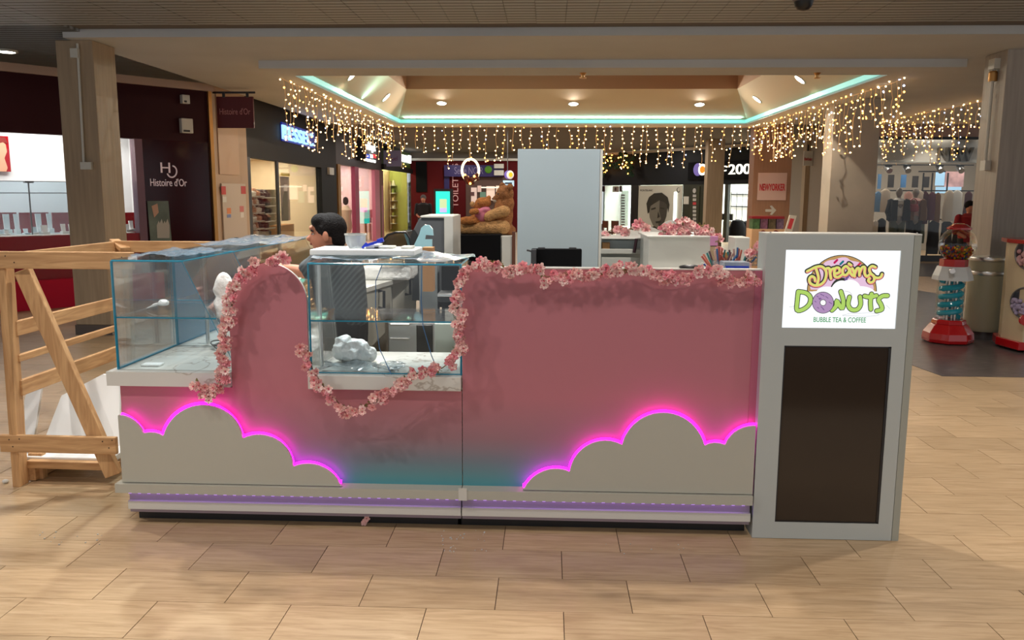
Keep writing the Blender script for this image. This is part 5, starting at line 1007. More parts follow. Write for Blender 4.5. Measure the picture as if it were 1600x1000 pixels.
# white back units, right
t = thing('drawer_unit', 'white drawer unit with open niche right of the tall cabinet', 'cabinet', (D(975, 400, 5.9).x, 5.9, 0))
bx('unit_body', 938, 1014, 372, 420, 6.0, .4, WHITE, t, z0=0); bx('niche_back', 941, 1012, 375, 389, 5.98, .02, mat('niche grey', lin((170, 180, 184)), .5), t); bx('unit_top', 938, 1014, 372, 374, 5.9, .5, WHITE, t); bx('drawer_front', 939, 1001, 402, 440, 5.93, .04, WHITE, t); bx('shelf_board', 938, 1010, 389, 397, 5.92, .3, WHITE, t); bx('handle', 1003.5, 1006, 400, 408, 5.9, .02, BLACK, t)
t = bx('cardboard_box', 941, 953, 379, 391, 5.93, .1, mat('cardboard', lin((176, 130, 86)), .8), None, label='small brown cardboard box in the niche of the white drawer unit', cat='box')
obj('marker_pen', MB().tube([D(991, 395, 5.9), D(994.5, 373, 5.9)], .011, 8), mat('dark maroon plastic', (.04, .008, .015), .4), None, label='dark maroon marker standing in the niche of the drawer unit', cat='pen')
t = thing('cloud_board', 'white cloud-shaped board standing on the drawer unit', 'board', D(1000, 372, 6.3))
cb_ = [(960, 373)]+arc3((960, 371), (975, 358), (990, 360), 6)+arc3((990, 360), (1010, 354), (1030, 360), 6)+arc3((1030, 360), (1045, 345), (1066, 352), 8)+[(1090, 362), (1092, 373)]
obj('board_face', MB().prism([D(x, y, 6.3) for x, y in cb_], (0, .03, 0)), WHITE, t)
t = thing('white_cabinet', 'white cabinet block with blossoms on top right of the drawer unit', 'cabinet', (D(1062, 400, 5.4).x, 5.4, 0))
bx('cabinet_body', 1013, 1109, 371, 440, 5.4, .5, WHITE, t, z0=0); bx('cabinet_top', 1011, 1110, 368.5, 371.5, 5.37, .56, WHITE, t)
bx('tall_carton', 1148, 1171, 371, 415, 5.2, .2, WHITE, None, z0=1.136, label='tall white carton behind the straws', cat='box'); bx('pink_card', 1110, 1122, 369, 384, 5.3, .02, mat('lilac pink card', lin((190, 130, 170)), .6), None, label='small lilac-pink card beside the white cabinet block', cat='card')
obj('back_worktop', MB().box(D(1013, 420, 5.0).x, D(1200, 420, 5.0).x, 4.86, 5.45, 1.10, 1.135), WHITE, None, bevel=.004, label='white worktop behind the right end of the pink counter', cat='worktop'); zw = 1.136
zw = D(1140, 415, 4.75).z
obj('straw_shelf', MB().box(D(1010, 420, 4.6).x, D(1192, 420, 4.6).x, 4.47, 4.84, 1.215, 1.24), WHITE, None, label='white shelf for straws behind the pink counter', cat='shelf'); zw = 1.241
STC = [mat('straw %d' % i, lin(c), .5) for i, c in enumerate(((170, 80, 70), (60, 100, 150), (190, 150, 140), (90, 60, 70), (50, 120, 120), (200, 110, 90)))]
for i, (x, n, lab) in enumerate(((1124, 13, 'left'), (1150, 13, 'right'))):
    c = D(x, 416, 4.72); c.z = zw; t = thing('straw_cup', 'clear cup full of coloured paper straws, %s one of the pair' % lab, 'straw cup', c, 'cups of straws'); obj('cup', MB().lathe([(.035, 0), (.045, .09), (.042, .09), (.032, .004)], c, 14), glass('cup plastic', (.9, .92, .92), .8, .05, .1), t, smooth=True)
    for k in range(n):
        a = -1.0+2.*k/(n-1); yo = random.uniform(-.02, .02); obj('straw', MB().tube([c+V((a*.02, yo, .01)), c+V((a*.105, yo*2, .165-.05*abs(a)))], .0055, 6), STC[(k*5+i) % 6], t)
obj('wooden_block', MB().box(D(1131, 400, 4.8).x, D(1138, 400, 4.8).x, 4.8, 4.84, zw, zw+.13), mat('light wood', lin((200, 160, 100)), .6), None, label='slim light wood block between the two straw cups', cat='block')
t = thing('straw_tray', 'clear tray with a blue strip in front of the straw cups', 'tray', (D(1150, 418, 4.55).x, 4.55, 1.241)); bx('tray_wall', 1132, 1171, 410, 418, 4.5, .12, glass('tray plastic', (.8, .88, .95), .8, .1, .3, (.7, .8, .9)), t, bevel=0, z0=1.242); bx('blue_strip', 1134, 1170, 416, 420.5, 4.49, .01, BL, t, bevel=0, z0=1.242)
for k in range(3): obj('wrapped_straw', MB().tube([D(1096+k*3, 411+k*2, 4.5), D(1110+k, 421, 4.5)], .006, 6), (WHITE, BL, WHITE)[k], None, label=('white', 'blue', 'second white')[k]+' wrapped straw lying left of the tray', cat='straw')
for x0, x1, l in ((980, 999, 'small black lid on the pink panel edge below the drawer unit'), (1060, 1094, 'wide black lid on the pink panel edge below the white cabinet block')):
    c = D((x0+x1)/2, 420, 4.1); obj('round_lid', MB().ball(V((c.x, YF+.035, ZT+.012)), ((x1-x0)/2*4.1/F, .024, .012), 16, 6), BLACK, None, smooth=True, label=l, cat='lid')  # flattened black ball stands for a loose lid
t = thing('wire_basket', 'small wire basket holding blossoms beside the sign stand', 'basket', D(1180, 415, 4.7)); q = MB(); c = D(1180, 414, 4.7)
for k in range(4): q.tube([c+V((.04*math.cos(a), .04*math.sin(a), .02*k)) for a in [j*math.pi/6 for j in range(13)]], .0018, 5)
for j in range(8): a = j*math.pi/4; q.tube([c+V((.04*math.cos(a), .04*math.sin(a), 0)), c+V((.045*math.cos(a), .045*math.sin(a), .07))], .0018, 5)
obj('wires', q, METALG, t)
# interior seen through the right case
W_A, W_B = V((D(566, 440, 5.4).x, 5.4, 0)), V((D(650, 425, 6.5).x, 6.5, 0)); IW = Wall(W_A, W_B)
t = thing('handled_cabinet', 'white low cabinet with black bar handles seen through the right glass case', 'cabinet', W_A)
zc_ = D(600, 447, 5.8).z; obj('cabinet_body', MB().fbox(IW.A, IW.d, IW.n, 0, IW.L, .1, zc_, -.28, 0), OFFW, t, bevel=.004); obj('worktop', MB().fbox(IW.A, IW.d, IW.n, -.03, IW.L+.02, zc_, zc_+.03, -.3, .02), WHITE, t)
for x, y0, y1 in ((600, 455, 481), (641, 432, 460)):
    a, b = IW.hit(x, y0, .04), IW.hit(x, y1, .04); obj('handle', MB().tube([a-IW.n*.04, a, b, b-IW.n*.04], .011, 8), BLACK, t)
obj('door_gap', MB().fbox(IW.A, IW.d, IW.n, IW.L*.5-.003, IW.L*.5+.003, .12, zc_-.02, 0, .002), METALG, t)
t = thing('inner_counter', 'white inner counter with a marble edge behind the leaning person', 'counter', (D(558, 450, 7.1).x, 7.1, 0)); bx('body', 530, 588, 462, 560, 7.1, .5, OFFW, t, z0=0); bx('top', 528, 590, 457, 462, 7.05, .6, WHITE, t)
t = thing('steel_fridge', 'stainless steel drawers under the glass shelf behind the right case', 'fridge', (D(655, 530, 5.3).x, 5.3, 0))
bx('steel_body', 608, 700, 504, 700, 5.3, .5, CHROME, t, z0=0)
for y in (506, 528): bx('drawer_lip', 609, 640, y, y+3, 5.28, .03, CHROME, t)
bx('dark_door', 651, 676, 508, 600, 5.28, .02, mat('dark steel', (.1, .1, .1), .25, .9), t, z0=.3)
bx('pale_panel', 680, 722, 506, 700, 5.0, .03, mat('pale panel', lin((196, 206, 198)), .5), None, z0=0, label='pale upright panel seen behind the glass at the right of the case', cat='panel')
t = thing('black_oven', 'black oven-like box with a steel drawer behind the right glass case', 'oven', (D(705, 450, 5.6).x, 5.6, 0)); bx('oven_body', 690, 726, 416, 520, 5.6, .5, BLACKM, t, z0=0); bx('steel_drawer', 683, 712, 459, 464, 5.4, .2, CHROME, t); bx('drawer_well', 684, 711, 464, 472, 5.42, .15, BLACK, t)
bx('wall_post', 655, 684, 414, 506, 5.7, .1, mat('grey partition', lin((130, 138, 140)), .5), None, z0=0, label='grey partition behind the handled cabinet', cat='partition')
bx('crumpled_sheet', 560, 640, 418, 434, 5.9, .4, PLBAG, None, bevel=.02, label='crumpled white sheet on the handled cabinet', cat='sheet', z0=zc_+.03)
obj('narrow_carton', MB().box(D(660, 395, 5.2).x, D(676, 395, 5.2).x, 5.2, 5.3, zc_+.035, D(668, 387, 5.2).z), mat('cardboard', (1, 1, 1)), None, label='narrow brown carton behind the right glass case', cat='box')
# black covered box + white panels with bears, dark dome, dark grey machine
t = thing('covered_table', 'box covered in black cloth carrying the two teddy bears', 'table', (D(740, 400, 7.4).x, 7.4, 0))
pp = [(704, 368), (782, 367), (782, 480), (686, 480), (686, 400)]; obj('black_cloth', MB().prism([D(x, y, 7.3) for x, y in pp], (0, .6, 0)), BLACKM, t); zb3 = D(740, 367, 7.35).z
obj('table_body', MB().box(D(705, 400, 7.3).x+.03, D(802, 400, 7.3).x, 7.33, 7.95, 0, zb3-.01), WHITE, t); bx('cable_panel', 784, 800, 369, 430, 7.28, .03, WHITE, t); bx('brown_post', 800, 805, 362, 430, 7.25, .04, mat('brown board', (1, 1, 1)), t)
t = thing('grey_machine', 'dark grey wedge-shaped machine with a white back behind the glass case', 'machine', (D(675, 380, 6.4).x, 6.4, 0))
pts = [D(x, y, 6.4) for x, y in ((655, 341), (695, 340), (697, 470), (622, 470), (630, 390))]; obj('side_panel', MB().prism(pts, (0, .5, 0)), mat('machine grey', lin((92, 96, 100)), .5), t, bevel=.01)
bx('white_cover', 694, 708, 338, 420, 6.38, .55, WHITE, t, z0=0); bx('white_cover_top', 656, 706, 337, 341, 6.38, .55, WHITE, t, bevel=.01)
PB = mat('pale blue acrylic', lin((150, 195, 205)), .3, emit=.12, ecol=lin((150, 195, 205)))
pts = [(644, 389), (655, 366), (658, 356), (664, 351), (671, 352), (676, 358), (677, 368), (665, 367), (664, 374), (675, 374), (675, 387), (656, 388), (653, 393), (645, 393)]
obj('cut_letter', MB().prism([D(x, y, 5.9) for x, y in pts], (0, .02, 0)), PB, None, label='pale blue acrylic cut-out leaning on the grey machine', cat='cut-out')
obj('cut_letter', MB().prism([D(x, y, 5.9) for x, y in ((631, 365), (636, 366), (643, 383), (638, 385))], (0, .02, 0)), PB, None, label='small pale blue acrylic sliver left of the larger cut-out', cat='cut-out')
t = thing('glass_hood', 'dark curved glass hood between the foam slab and the grey machine', 'hood', D(617, 392, 5.9)); P1, P2 = [], []
pr2 = [(590, 392), (596, 378), (606, 367), (618, 363), (634, 363), (640, 372), (644, 392)]
obj('hood_glass', MB().prism([D(x, y, 5.9) for x, y in pr2], (0, .4, 0)), glass('smoked glass', (.35, .33, .30), .8, .05), t); obj('hood_rim', MB().tube([D(x, y, 5.9) for x, y in pr2], .008, 6), BLACK, t); bx('hood_base', 588, 646, 391, 400, 5.85, .5, METALG, t)
# ================================================================= BEARS
FUR1 = mat('brown plush', lin((170, 112, 66)), .95, noise=.3, nscale=30, bump=.9, bscale=90); FUR2 = mat('honey plush', lin((206, 156, 100)), .95, noise=.3, nscale=30, bump=.9, bscale=90); FUR3 = mat('amber plush', lin((190, 120, 60)), .95, noise=.3, nscale=30, bump=.9, bscale=90)
BY = 7.6
def B(x, y, dy=0.): return D(x, y, BY+dy)
k = BY/F
t = thing('teddy_bear', 'large brown teddy bear sitting in profile on the black-covered box', 'teddy bear', B(770, 366), 'teddy bears')
blob('body', [('e', B(786, 335), (16*k, 15*k, 30*k)), ('e', B(790, 318), (14*k, 14*k, 16*k)), ('e', B(794, 364-4), (13*k, 14*k, 9*k))], FUR1, t, .018, 2)
blob('head', [('e', B(789, 305-2), (14*k, 15*k, 14*k)), ('e', B(776, 311), (7*k, 7*k, 6*k)), ('e', B(795, 296), (5*k, 4*k, 5*k))], FUR1, t, .014, 2)
obj('ear', join(MB().ball(B(797, 292, -.07), (5*k, 3*k, 5*k), 12, 8), MB().ball(B(785, 290, .09), (5*k, 3*k, 5*k), 12, 8)), FUR1, t, smooth=True)
obj('muzzle', MB().ball(B(774.5, 313), (5*k, 6*k, 4.5*k), 12, 8), mat('pale plush', lin((200, 190, 170)), .95), t, smooth=True); obj('nose', MB().ball(B(770, 310.5), (1.6*k, 2*k, 1.4*k)), BLACK, t, smooth=True); obj('eye', MB().ball(B(778, 303, -.075), 1.1*k), BLACK, t, smooth=True)
blob('leg', [('c', B(786, 355, -.06), B(722, 357, -.06), 12*k, 9*k), ('e', B(722, 354, -.06), (7*k, 9*k, 12*k))], FUR2, t, .016, 2); blob('leg', [('c', B(786, 355, .1), B(728, 358, .1), 11*k, 8*k)], FUR2, t, .016, 2)
blob('arm', [('c', B(788, 330, -.08), B(765, 337, -.08), 9.5*k, 8*k), ('e', B(763, 339, -.08), (8*k, 8*k, 8*k))], FUR2, t, .014, 2)
t = thing('teddy_bear', 'small teddy bear in a pink shirt sitting on the large bear', 'teddy bear', B(748, 350), 'teddy bears')
blob('body', [('e', B(742, 345, -.05), (10*k, 10*k, 10*k)), ('e', B(730, 345, -.05), (12*k, 7*k, 7*k)), ('c', B(738, 345, -.12), B(723, 345, -.14), 6*k, 6*k)], FUR3, t, .012, 2)
blob('head', [('e', B(755, 317, -.03), (13*k, 11*k, 9*k)), ('e', B(764, 309, -.03), (4*k, 4*k, 4*k)), ('e', B(748, 322, -.03), (9*k, 9*k, 7*k))], FUR3, t, .012, 2)
blob('shirt', [('e', B(752, 337, -.05), (11*k, 10*k, 10*k)), ('e', B(758, 328, -.05), (9*k, 9*k, 6*k)), ('c', B(748, 330, -.1), B(742, 331, -.14), 4.5*k, 4*k)], mat('pink shirt', lin((206, 120, 140)), .8), t, .011, 2)
obj('arm', MB().cap(B(744, 330, -.14), B(738, 331, -.16), 4.6*k, 5*k), FUR3, t, smooth=True); obj('ear', MB().ball(B(738, 319, -.1), (4*k, 3*k, 4.5*k)), FUR2, t, smooth=True); obj('eye', MB().ball(B(747, 318, -.13), .9*k), BLACK, t, smooth=True)
# ================================================================= PERSON
PY = 5.0
def Q(x, y, dy=0.): return D(x, y, PY+dy)
HAIR = mat('dark hair', (.008, .006, .006), .7, spec=.15, bump=.6, bscale=120); SK = mat('person skin', lin((192, 128, 100)), .55)
stripe = mat('striped grey shirt', lin((70, 74, 76)), .85); nt = stripe.node_tree; b_ = nt.nodes['Principled BSDF']; tc = nt.nodes.new('ShaderNodeTexCoord'); mp = nt.nodes.new('ShaderNodeMapping'); mp.inputs['Rotation'].default_value = (0, .9, 0); wv = nt.nodes.new('ShaderNodeTexWave'); wv.bands_direction = 'Z'; wv.inputs['Scale'].default_value = 13
nt.links.new(tc.outputs['Object'], mp.inputs[0]); nt.links.new(mp.outputs[0], wv.inputs['Vector']); cr = nt.nodes.new('ShaderNodeValToRGB'); cr.color_ramp.elements[0].position = .4; cr.color_ramp.elements[0].color = (*lin((62, 66, 70)), 1); cr.color_ramp.elements[1].position = .75; cr.color_ramp.elements[1].color = (*lin((80, 86, 89)), 1); nt.links.new(wv.outputs[0], cr.inputs[0]); nt.links.new(cr.outputs[0], b_.inputs['Base Color'])
TR = mat('charcoal trousers', lin((52, 54, 58)), .9)
pe = thing('person', 'person with short dark hair in a striped grey shirt leaning left over the glass case', 'person', (Q(532, 500).x, PY, 0))
hip = V((Q(533, 500).x, PY+.05, .93)); chest = Q(527, 425, .03); neck = Q(517, 398, .0); hc = Q(509, 364)
sL = Q(500, 410, -.16); sR = Q(545, 405, .18); el = Q(475, 425, -.2); wr = Q(441, 418, -.12)
foot = V((hip.x-.02, PY+.05, 0))
body = [('c', hip, chest, .145, .155), ('c', chest, Q(520, 408), .15, .11), ('c', sL, sR, .068, .07), ('c', Q(518, 405), Q(514, 388), .058, .055),
        ('c', sL, el, .052, .042), ('c', el, wr, .040, .027),
        ('c', sR, Q(556, 450, .2), .052, .042), ('c', Q(556, 450, .2), Q(540, 470, .05), .04, .028),
        ('c', hip+V((-.03, -.08, 0)), V((hip.x-.03, PY-.04, .5)), .095, .065), ('c', V((hip.x-.03, PY-.04, .5)), V((hip.x-.03, PY-.02, .09)), .06, .042), ('c', hip+V((.03, .1, 0)), V((hip.x+.04, PY+.16, .5)), .095, .065), ('c', V((hip.x+.04, PY+.16, .5)), V((hip.x+.05, PY+.2, .09)), .06, .042),
        ('c', V((hip.x, PY-.02, .045)), V((hip.x-.17, PY-.04, .035)), .045, .035), ('c', V((hip.x+.08, PY+.2, .045)), V((hip.x-.09, PY+.18, .035)), .045, .035),
        # head in profile towards the left
        ('e', hc+V((.028, 0, .012)), (.092, .074, .098)), ('e', hc+V((-.022, 0, -.045)), (.068, .058, .068)), ('e', hc+V((-.05, 0, -.088)), (.03, .03, .026)), ('c', hc+V((-.075, 0, -.002)), hc+V((-.106, 0, -.035)), .012, .016), ('e', hc+V((-.083, 0, -.064)), (.014, .022, .011)), ('e', hc+V((-.079, 0, .03)), (.02, .045, .02)),
        ('c', wr, Q(432, 417, -.11), .026, .034)]
blob('body', body, SK, pe, .009, 2)
hr = [('e', hc+V((.034, 0, .03)), (.098, .082, .094)), ('e', hc+V((-.02, 0, .07)), (.068, .07, .05)), ('e', hc+V((.075, 0, -.02)), (.052, .07, .075)), ('c', hc+V((-.01, -.068, .035)), hc+V((.01, -.072, -.01)), .016, .013)]
blob('hair', hr, HAIR, pe, .008, 2)
obj('ear', join(MB().ball(hc+V((.018, -.079, -.018)), (.019, .009, .032), 12, 8), MB().ball(hc+V((.022, -.084, -.016)), (.011, .006, .02), 10, 6)), SK, pe, smooth=True)
obj('eye', MB().ball(hc+V((-.070, -.030, -.006)), (.007, .008, .006)), mat('eye white', (.7, .68, .65), .3), pe, smooth=True); obj('iris', MB().ball(hc+V((-.0745, -.033, -.006)), (.004, .005, .005)), BLACK, pe, smooth=True); obj('eyebrow', MB().tube([hc+V((-.083, -.02, .014)), hc+V((-.076, -.045, .017)), hc+V((-.06, -.058, .012))], .005, 6), HAIR, pe)
obj('lips', MB().ball(hc+V((-.087, -.006, -.066)), (.009, .02, .008)), mat('lip', lin((160, 88, 80)), .5), pe, smooth=True)
e2 = sL.lerp(el, .72)
blob('shirt', [('c', hip+V((0, 0, .02)), chest, .16, .172), ('c', chest, Q(521, 409), .168, .12), ('c', sL+V((.01, 0, 0)), sR, .082, .084), ('c', sL, e2, .066, .062), ('c', sR, Q(552, 435, .2), .066, .06)], stripe, pe, .012, 2)
blob('trousers', [('c', hip+V((0, 0, -.02)), hip+V((0, 0, -.1)), .152, .14), ('c', hip+V((-.03, -.08, 0)), V((hip.x-.03, PY-.04, .5)), .108, .08), ('c', V((hip.x-.03, PY-.04, .5)), V((hip.x-.03, PY-.02, .12)), .08, .066), ('c', hip+V((.03, .1, 0)), V((hip.x+.04, PY+.16, .5)), .108, .08), ('c', V((hip.x+.04, PY+.16, .5)), V((hip.x+.05, PY+.2, .12)), .08, .066)], TR, pe, .014, 2)
# hand: four fingers and a thumb
hb = Q(431, 417, -.11); dr = (hb-wr).normalized(); 
mbh = MB()
for i, L_ in enumerate((.062, .070, .066, .052)):
    off = V((0, -.026+.0175*i, 0)); a = hb+off+dr*.02; m1 = a+dr*L_*.5+V((0, 0, .004)); m2 = m1+dr*L_*.3+V((0, 0, -.014)); m3 = m2+dr*L_*.15+V((0, 0, -.016)); mbh.cap(a, m1, .0092, .0085, 8); mbh.cap(m1, m2, .0085, .008, 8); mbh.cap(m2, m3, .008, .007, 8)
a = hb+V((.02, -.028, -.008)); mbh.cap(a, a+dr*.03+V((0, -.018, -.012)), .011, .01, 8); mbh.cap(a+dr*.03+V((0, -.018, -.012)), a+dr*.055+V((0, -.02, -.022)), .01, .008, 8)
obj('fingers', mbh, SK, pe, smooth=True)
# distant people
def small_person(p, hgt, shirt, hairm, lab, face=(0, -1)):
    t = thing('person', lab, 'person', p); s_ = hgt/1.7; P = lambda x, y, z: p+V((x*s_, y*s_, z*s_))
    blob('body', [('e', P(0, 0, 1.58), (.075*s_, .09*s_, .11*s_)), ('c', P(0, 0, 1.5), P(0, 0, 1.4), .05*s_, .06*s_), ('c', P(-.16, 0, 1.36), P(.16, 0, 1.36), .07*s_, .07*s_), ('c', P(0, 0, 1.3), P(0, 0, .95), .15*s_, .14*s_), ('c', P(-.2, 0, 1.36), P(-.24, 0, 1.1), .055*s_, .045*s_), ('c', P(-.24, 0, 1.1), P(-.12, -.14, 1.0), .04*s_, .03*s_), ('c', P(.2, 0, 1.36), P(.24, 0, 1.1), .055*s_, .045*s_), ('c', P(.24, 0, 1.1), P(.12, -.14, 1.0), .04*s_, .03*s_),
                  ('c', P(-.08, 0, .95), P(-.09, 0, .1), .09*s_, .05*s_), ('c', P(.08, 0, .95), P(.09, 0, .1), .09*s_, .05*s_), ('e', P(0, -.085, 1.56), (.015, .02, .02)), ('c', P(-.09, 0, .05), P(-.09, -.12, .04), .05, .04), ('c', P(.09, 0, .05), P(.09, -.12, .04), .05, .04)], SK, t, .024, 1)
    obj('hair', MB().ball(P(0, .02, 1.63), (.095*s_, .1*s_, .1*s_), 14, 8), hairm, t, smooth=True)
    obj('top', join(MB().lathe([(.17*s_, .9*s_), (.2*s_, 1.1*s_), (.2*s_, 1.3*s_), (.22*s_, 1.4*s_), (.08*s_, 1.47*s_)], p, 14, 1, .8), MB().cap(P(-.2, 0, 1.38), P(-.25, 0, 1.1), .075*s_, .06*s_), MB().cap(P(.2, 0, 1.38), P(.25, 0, 1.1), .075*s_, .06*s_)), shirt, t, smooth=True)
    obj('trousers', join(MB().tube([P(-.08, 0, .97), P(-.09, 0, .1)], [.11*s_, .075*s_], 12), MB().tube([P(.08, 0, .97), P(.09, 0, .1)], [.11*s_, .075*s_], 12)), FAB['black'], t, smooth=True)
p = D(662, 370, 26.); p.z = 0; small_person(p, 1.62, FAB['black'], mat('grey cap', lin((90, 86, 86)), .8), 'distant person in black walking before the dark red wall')
p = D(1509, 400, 16.); p.z = 0; small_person(p, 1.58, mat('red jumper', lin((140, 24, 32)), .9), HAIR, 'dark-haired person in red partly hidden by the right pillar')
# ================================================================= BLOSSOMS
PK = [mat('blossom pink %d' % i, lin(c), .7) for i, c in enumerate(((246, 206, 200), (240, 184, 184), (248, 220, 214), (236, 160, 170)))]
PC = mat('blossom centre', lin((214, 90, 110)), .7); TW = mat('twig brown', lin((120, 84, 50)), .8); LF = mat('small leaf', lin((120, 118, 60)), .7)
def blossom_mesh(m, sd):
    r = random.Random(sd); mb = MB()
    for L_ in range(2):
        for i in range(5):
            a = i*2*math.pi/5+L_*.6+r.uniform(-.12, .12); R_ = (.027 if L_ == 0 else .020)*r.uniform(.9, 1.1); up = (.006 if L_ == 0 else .014)+r.uniform(0, .004)
            ca, sa = math.cos(a), math.sin(a); w_ = R_*.42
            def P(u, v, z): return (ca*u-sa*v, sa*u+ca*v, z)
            mb.add([P(.002, 0, 0), P(R_*.55, w_, up*.7), P(R_*.95, w_*.75, up+.003), P(R_*1.05, w_*.2, up-.001), P(R_, -w_*.4, up+.004), P(R_*.55, -w_, up*.6)], [(0, 1, 2), (0, 2, 3), (0, 3, 4), (0, 4, 5)])
    mb.ball((0, 0, .006), (.005, .005, .006), 6, 4)
    me = bpy.data.meshes.new('blossom'); me.from_pydata([tuple(v) for v in mb.v], [], mb.f); me.materials.append(m); me.materials.append(PC)
    for q in me.polygons:
        if q.index >= 40: q.material_index = 1
    return me
BM = [blossom_mesh(PK[i % 4], i) for i in range(8)]
def cpath(pts, step):
    out = []
    for a, b in zip(pts, pts[1:]):
        n = max(1, int((b-a).length/step))
        for k in range(n): out.append(a.lerp(b, k/n))
    out.append(pts[-1]); return out
def garland(lab, px, n, spread, Y, sd, dens=None, grp='blossom garlands on the pink counter', sc=1.):
    r = random.Random(sd); P = [D(x, y, (q[0] if q else Y)) for x, y, *q in px]; path = cpath(P, .02)
    path = [p+V((r.uniform(-.004, .004), r.uniform(-.003, .003), r.uniform(-.004, .004))) for p in path]
    t = thing('blossom_garland', lab, 'garland', P[0], grp); obj('twig', MB().tube(path, .0028, 6), TW, t)
    lf = MB()
    cl_ = []
    nc = max(1, n//4)
    for i in range(nc): cl_.append(((i+r.uniform(.1, .9))/nc, V((r.uniform(-1, 1)*spread*1.2, 0, r.uniform(-1.5, .9)*spread))))
    for i in range(n):
        u = min(.999, max(0, cl_[i % nc][0]+r.uniform(-.5, .5)*.3/nc)); p = path[int(u*(len(path)-1))]
        o = bpy.data.objects.new('blossom', r.choice(BM)); COL.objects.link(o); o.parent = t
        q = p+cl_[i % nc][1]+V((r.uniform(-1, 1)*.017, -r.uniform(0.006, .035), r.uniform(-1, 1)*.017)); o.location = q-P[0]
        dn = V((r.uniform(-.7, .7), -1, r.uniform(-.6, .6))); o.rotation_euler = dn.to_track_quat('Z', 'Y').to_euler(); o.rotation_euler.rotate_axis('Z', r.uniform(0, 6)); s_ = r.uniform(.62, .92)*sc; o.scale = (s_, s_, s_)
    for i in range(n//3):
        p = r.choice(path); a = r.uniform(0, 6.28); d_ = V((math.cos(a), -.3, math.sin(a)))*.02; s2 = V((-math.sin(a), 0, math.cos(a)))*.005; lf.quad(p, p+d_*.5+s2, p+d_, p+d_*.5-s2)
        lf.tube([p, p+V((r.uniform(-.03, .03), -.015, r.uniform(-.03, .03)))], .0014, 4)
    obj('small_leaves', lf, LF, t, kind='stuff'); return t
FY = YF-.045
garland('pink blossom garland climbing the left edge and crown of the arch', [(446, 408), (432, 405), (415, 410), (398, 416), (384, 424), (374, 437), (368, 450), (362, 468), (358, 490), (355, 510), (353, 530), (352, 550), (350, 570), (350, 590), (345, 608)], 130, .012, FY, 11)
garland('short pink blossom spray drooping below the left marble worktop', [(352, 585), (345, 600), (335, 612), (325, 618), (312, 604), (308, 590)], 26, .016, YF-.06, 12)
garland('pink blossom swag hanging in a U below the right glass case', [(480, 545), (484, 565), (492, 584), (500, 598), (512, 612), (528, 630), (545, 640), (562, 638), (578, 630), (596, 620), (612, 606), (628, 594), (645, 584), (664, 580), (684, 578), (700, 570), (712, 560), (719, 540)], 112, .015, YF-.085, 13)
garland('pink blossom garland climbing the left edge of the tall pink panel', [(719, 545), (720, 520), (718, 495), (716, 470), (718, 450), (724, 430), (735, 418), (748, 412), (766, 406)], 72, .014, FY, 14)
garland('long pink blossom garland along the top of the tall pink panel', [(762, 408), (780, 414), (800, 424), (820, 424), (838, 428), (856, 432), (875, 432), (895, 426), (915, 430), (935, 430), (955, 424), (975, 422), (995, 418), (1012, 424), (1030, 430), (1050, 432), (1070, 430), (1090, 424), (1108, 422), (1126, 430), (1145, 436), (1162, 436), (1182, 432)], 180, .018, FY, 15)
garland('peach blossom branch standing on the white drawer unit', [(945, 374), (950, 362), (965, 356), (985, 358), (1000, 350), (1012, 356)], 26, .03, 6.2, 16, grp='blossoms on the white cabinets', sc=1.5)
garland('dense heap of small pink blossoms on the white cabinet block', [(1032, 366), (1045, 358), (1060, 352), (1075, 352), (1092, 357), (1108, 362), (1122, 366), (1118, 360), (1100, 352), (1070, 348), (1050, 352), (1040, 366), (1100, 366)], 150, .03, 5.5, 17, grp='blossoms on the white cabinets', sc=.85)
garland('pink blossoms in the wire basket beside the sign stand', [(1172, 405), (1176, 392), (1184, 384), (1190, 376), (1190, 392), (1184, 400)], 34, .022, 4.7, 18, grp='blossoms on the white cabinets', sc=.8)
garland('loose pink blossoms rising behind the straws', [(1126, 400), (1124, 386), (1122, 376)], 10, .016, 5.2, 19, grp='blossoms on the white cabinets', sc=.8)
p = G(571, 820)
t = thing('fallen_blossom', 'single pink blossom fallen on the floor before the counter', 'blossom', p)
for dx, dz in ((0, .02), (.008, .034), (-.006, .012)): o = bpy.data.objects.new('blossom', BM[0]); COL.objects.link(o); o.parent = t; o.location = (dx, 0, dz); o.rotation_euler = (1.2, dx*40, 0); o.scale = (.6, .6, .6)
obj('twig', MB().tube([p+V((0, 0, .03)), p+V((.012, 0, .06))], .0016, 5), TW, t)
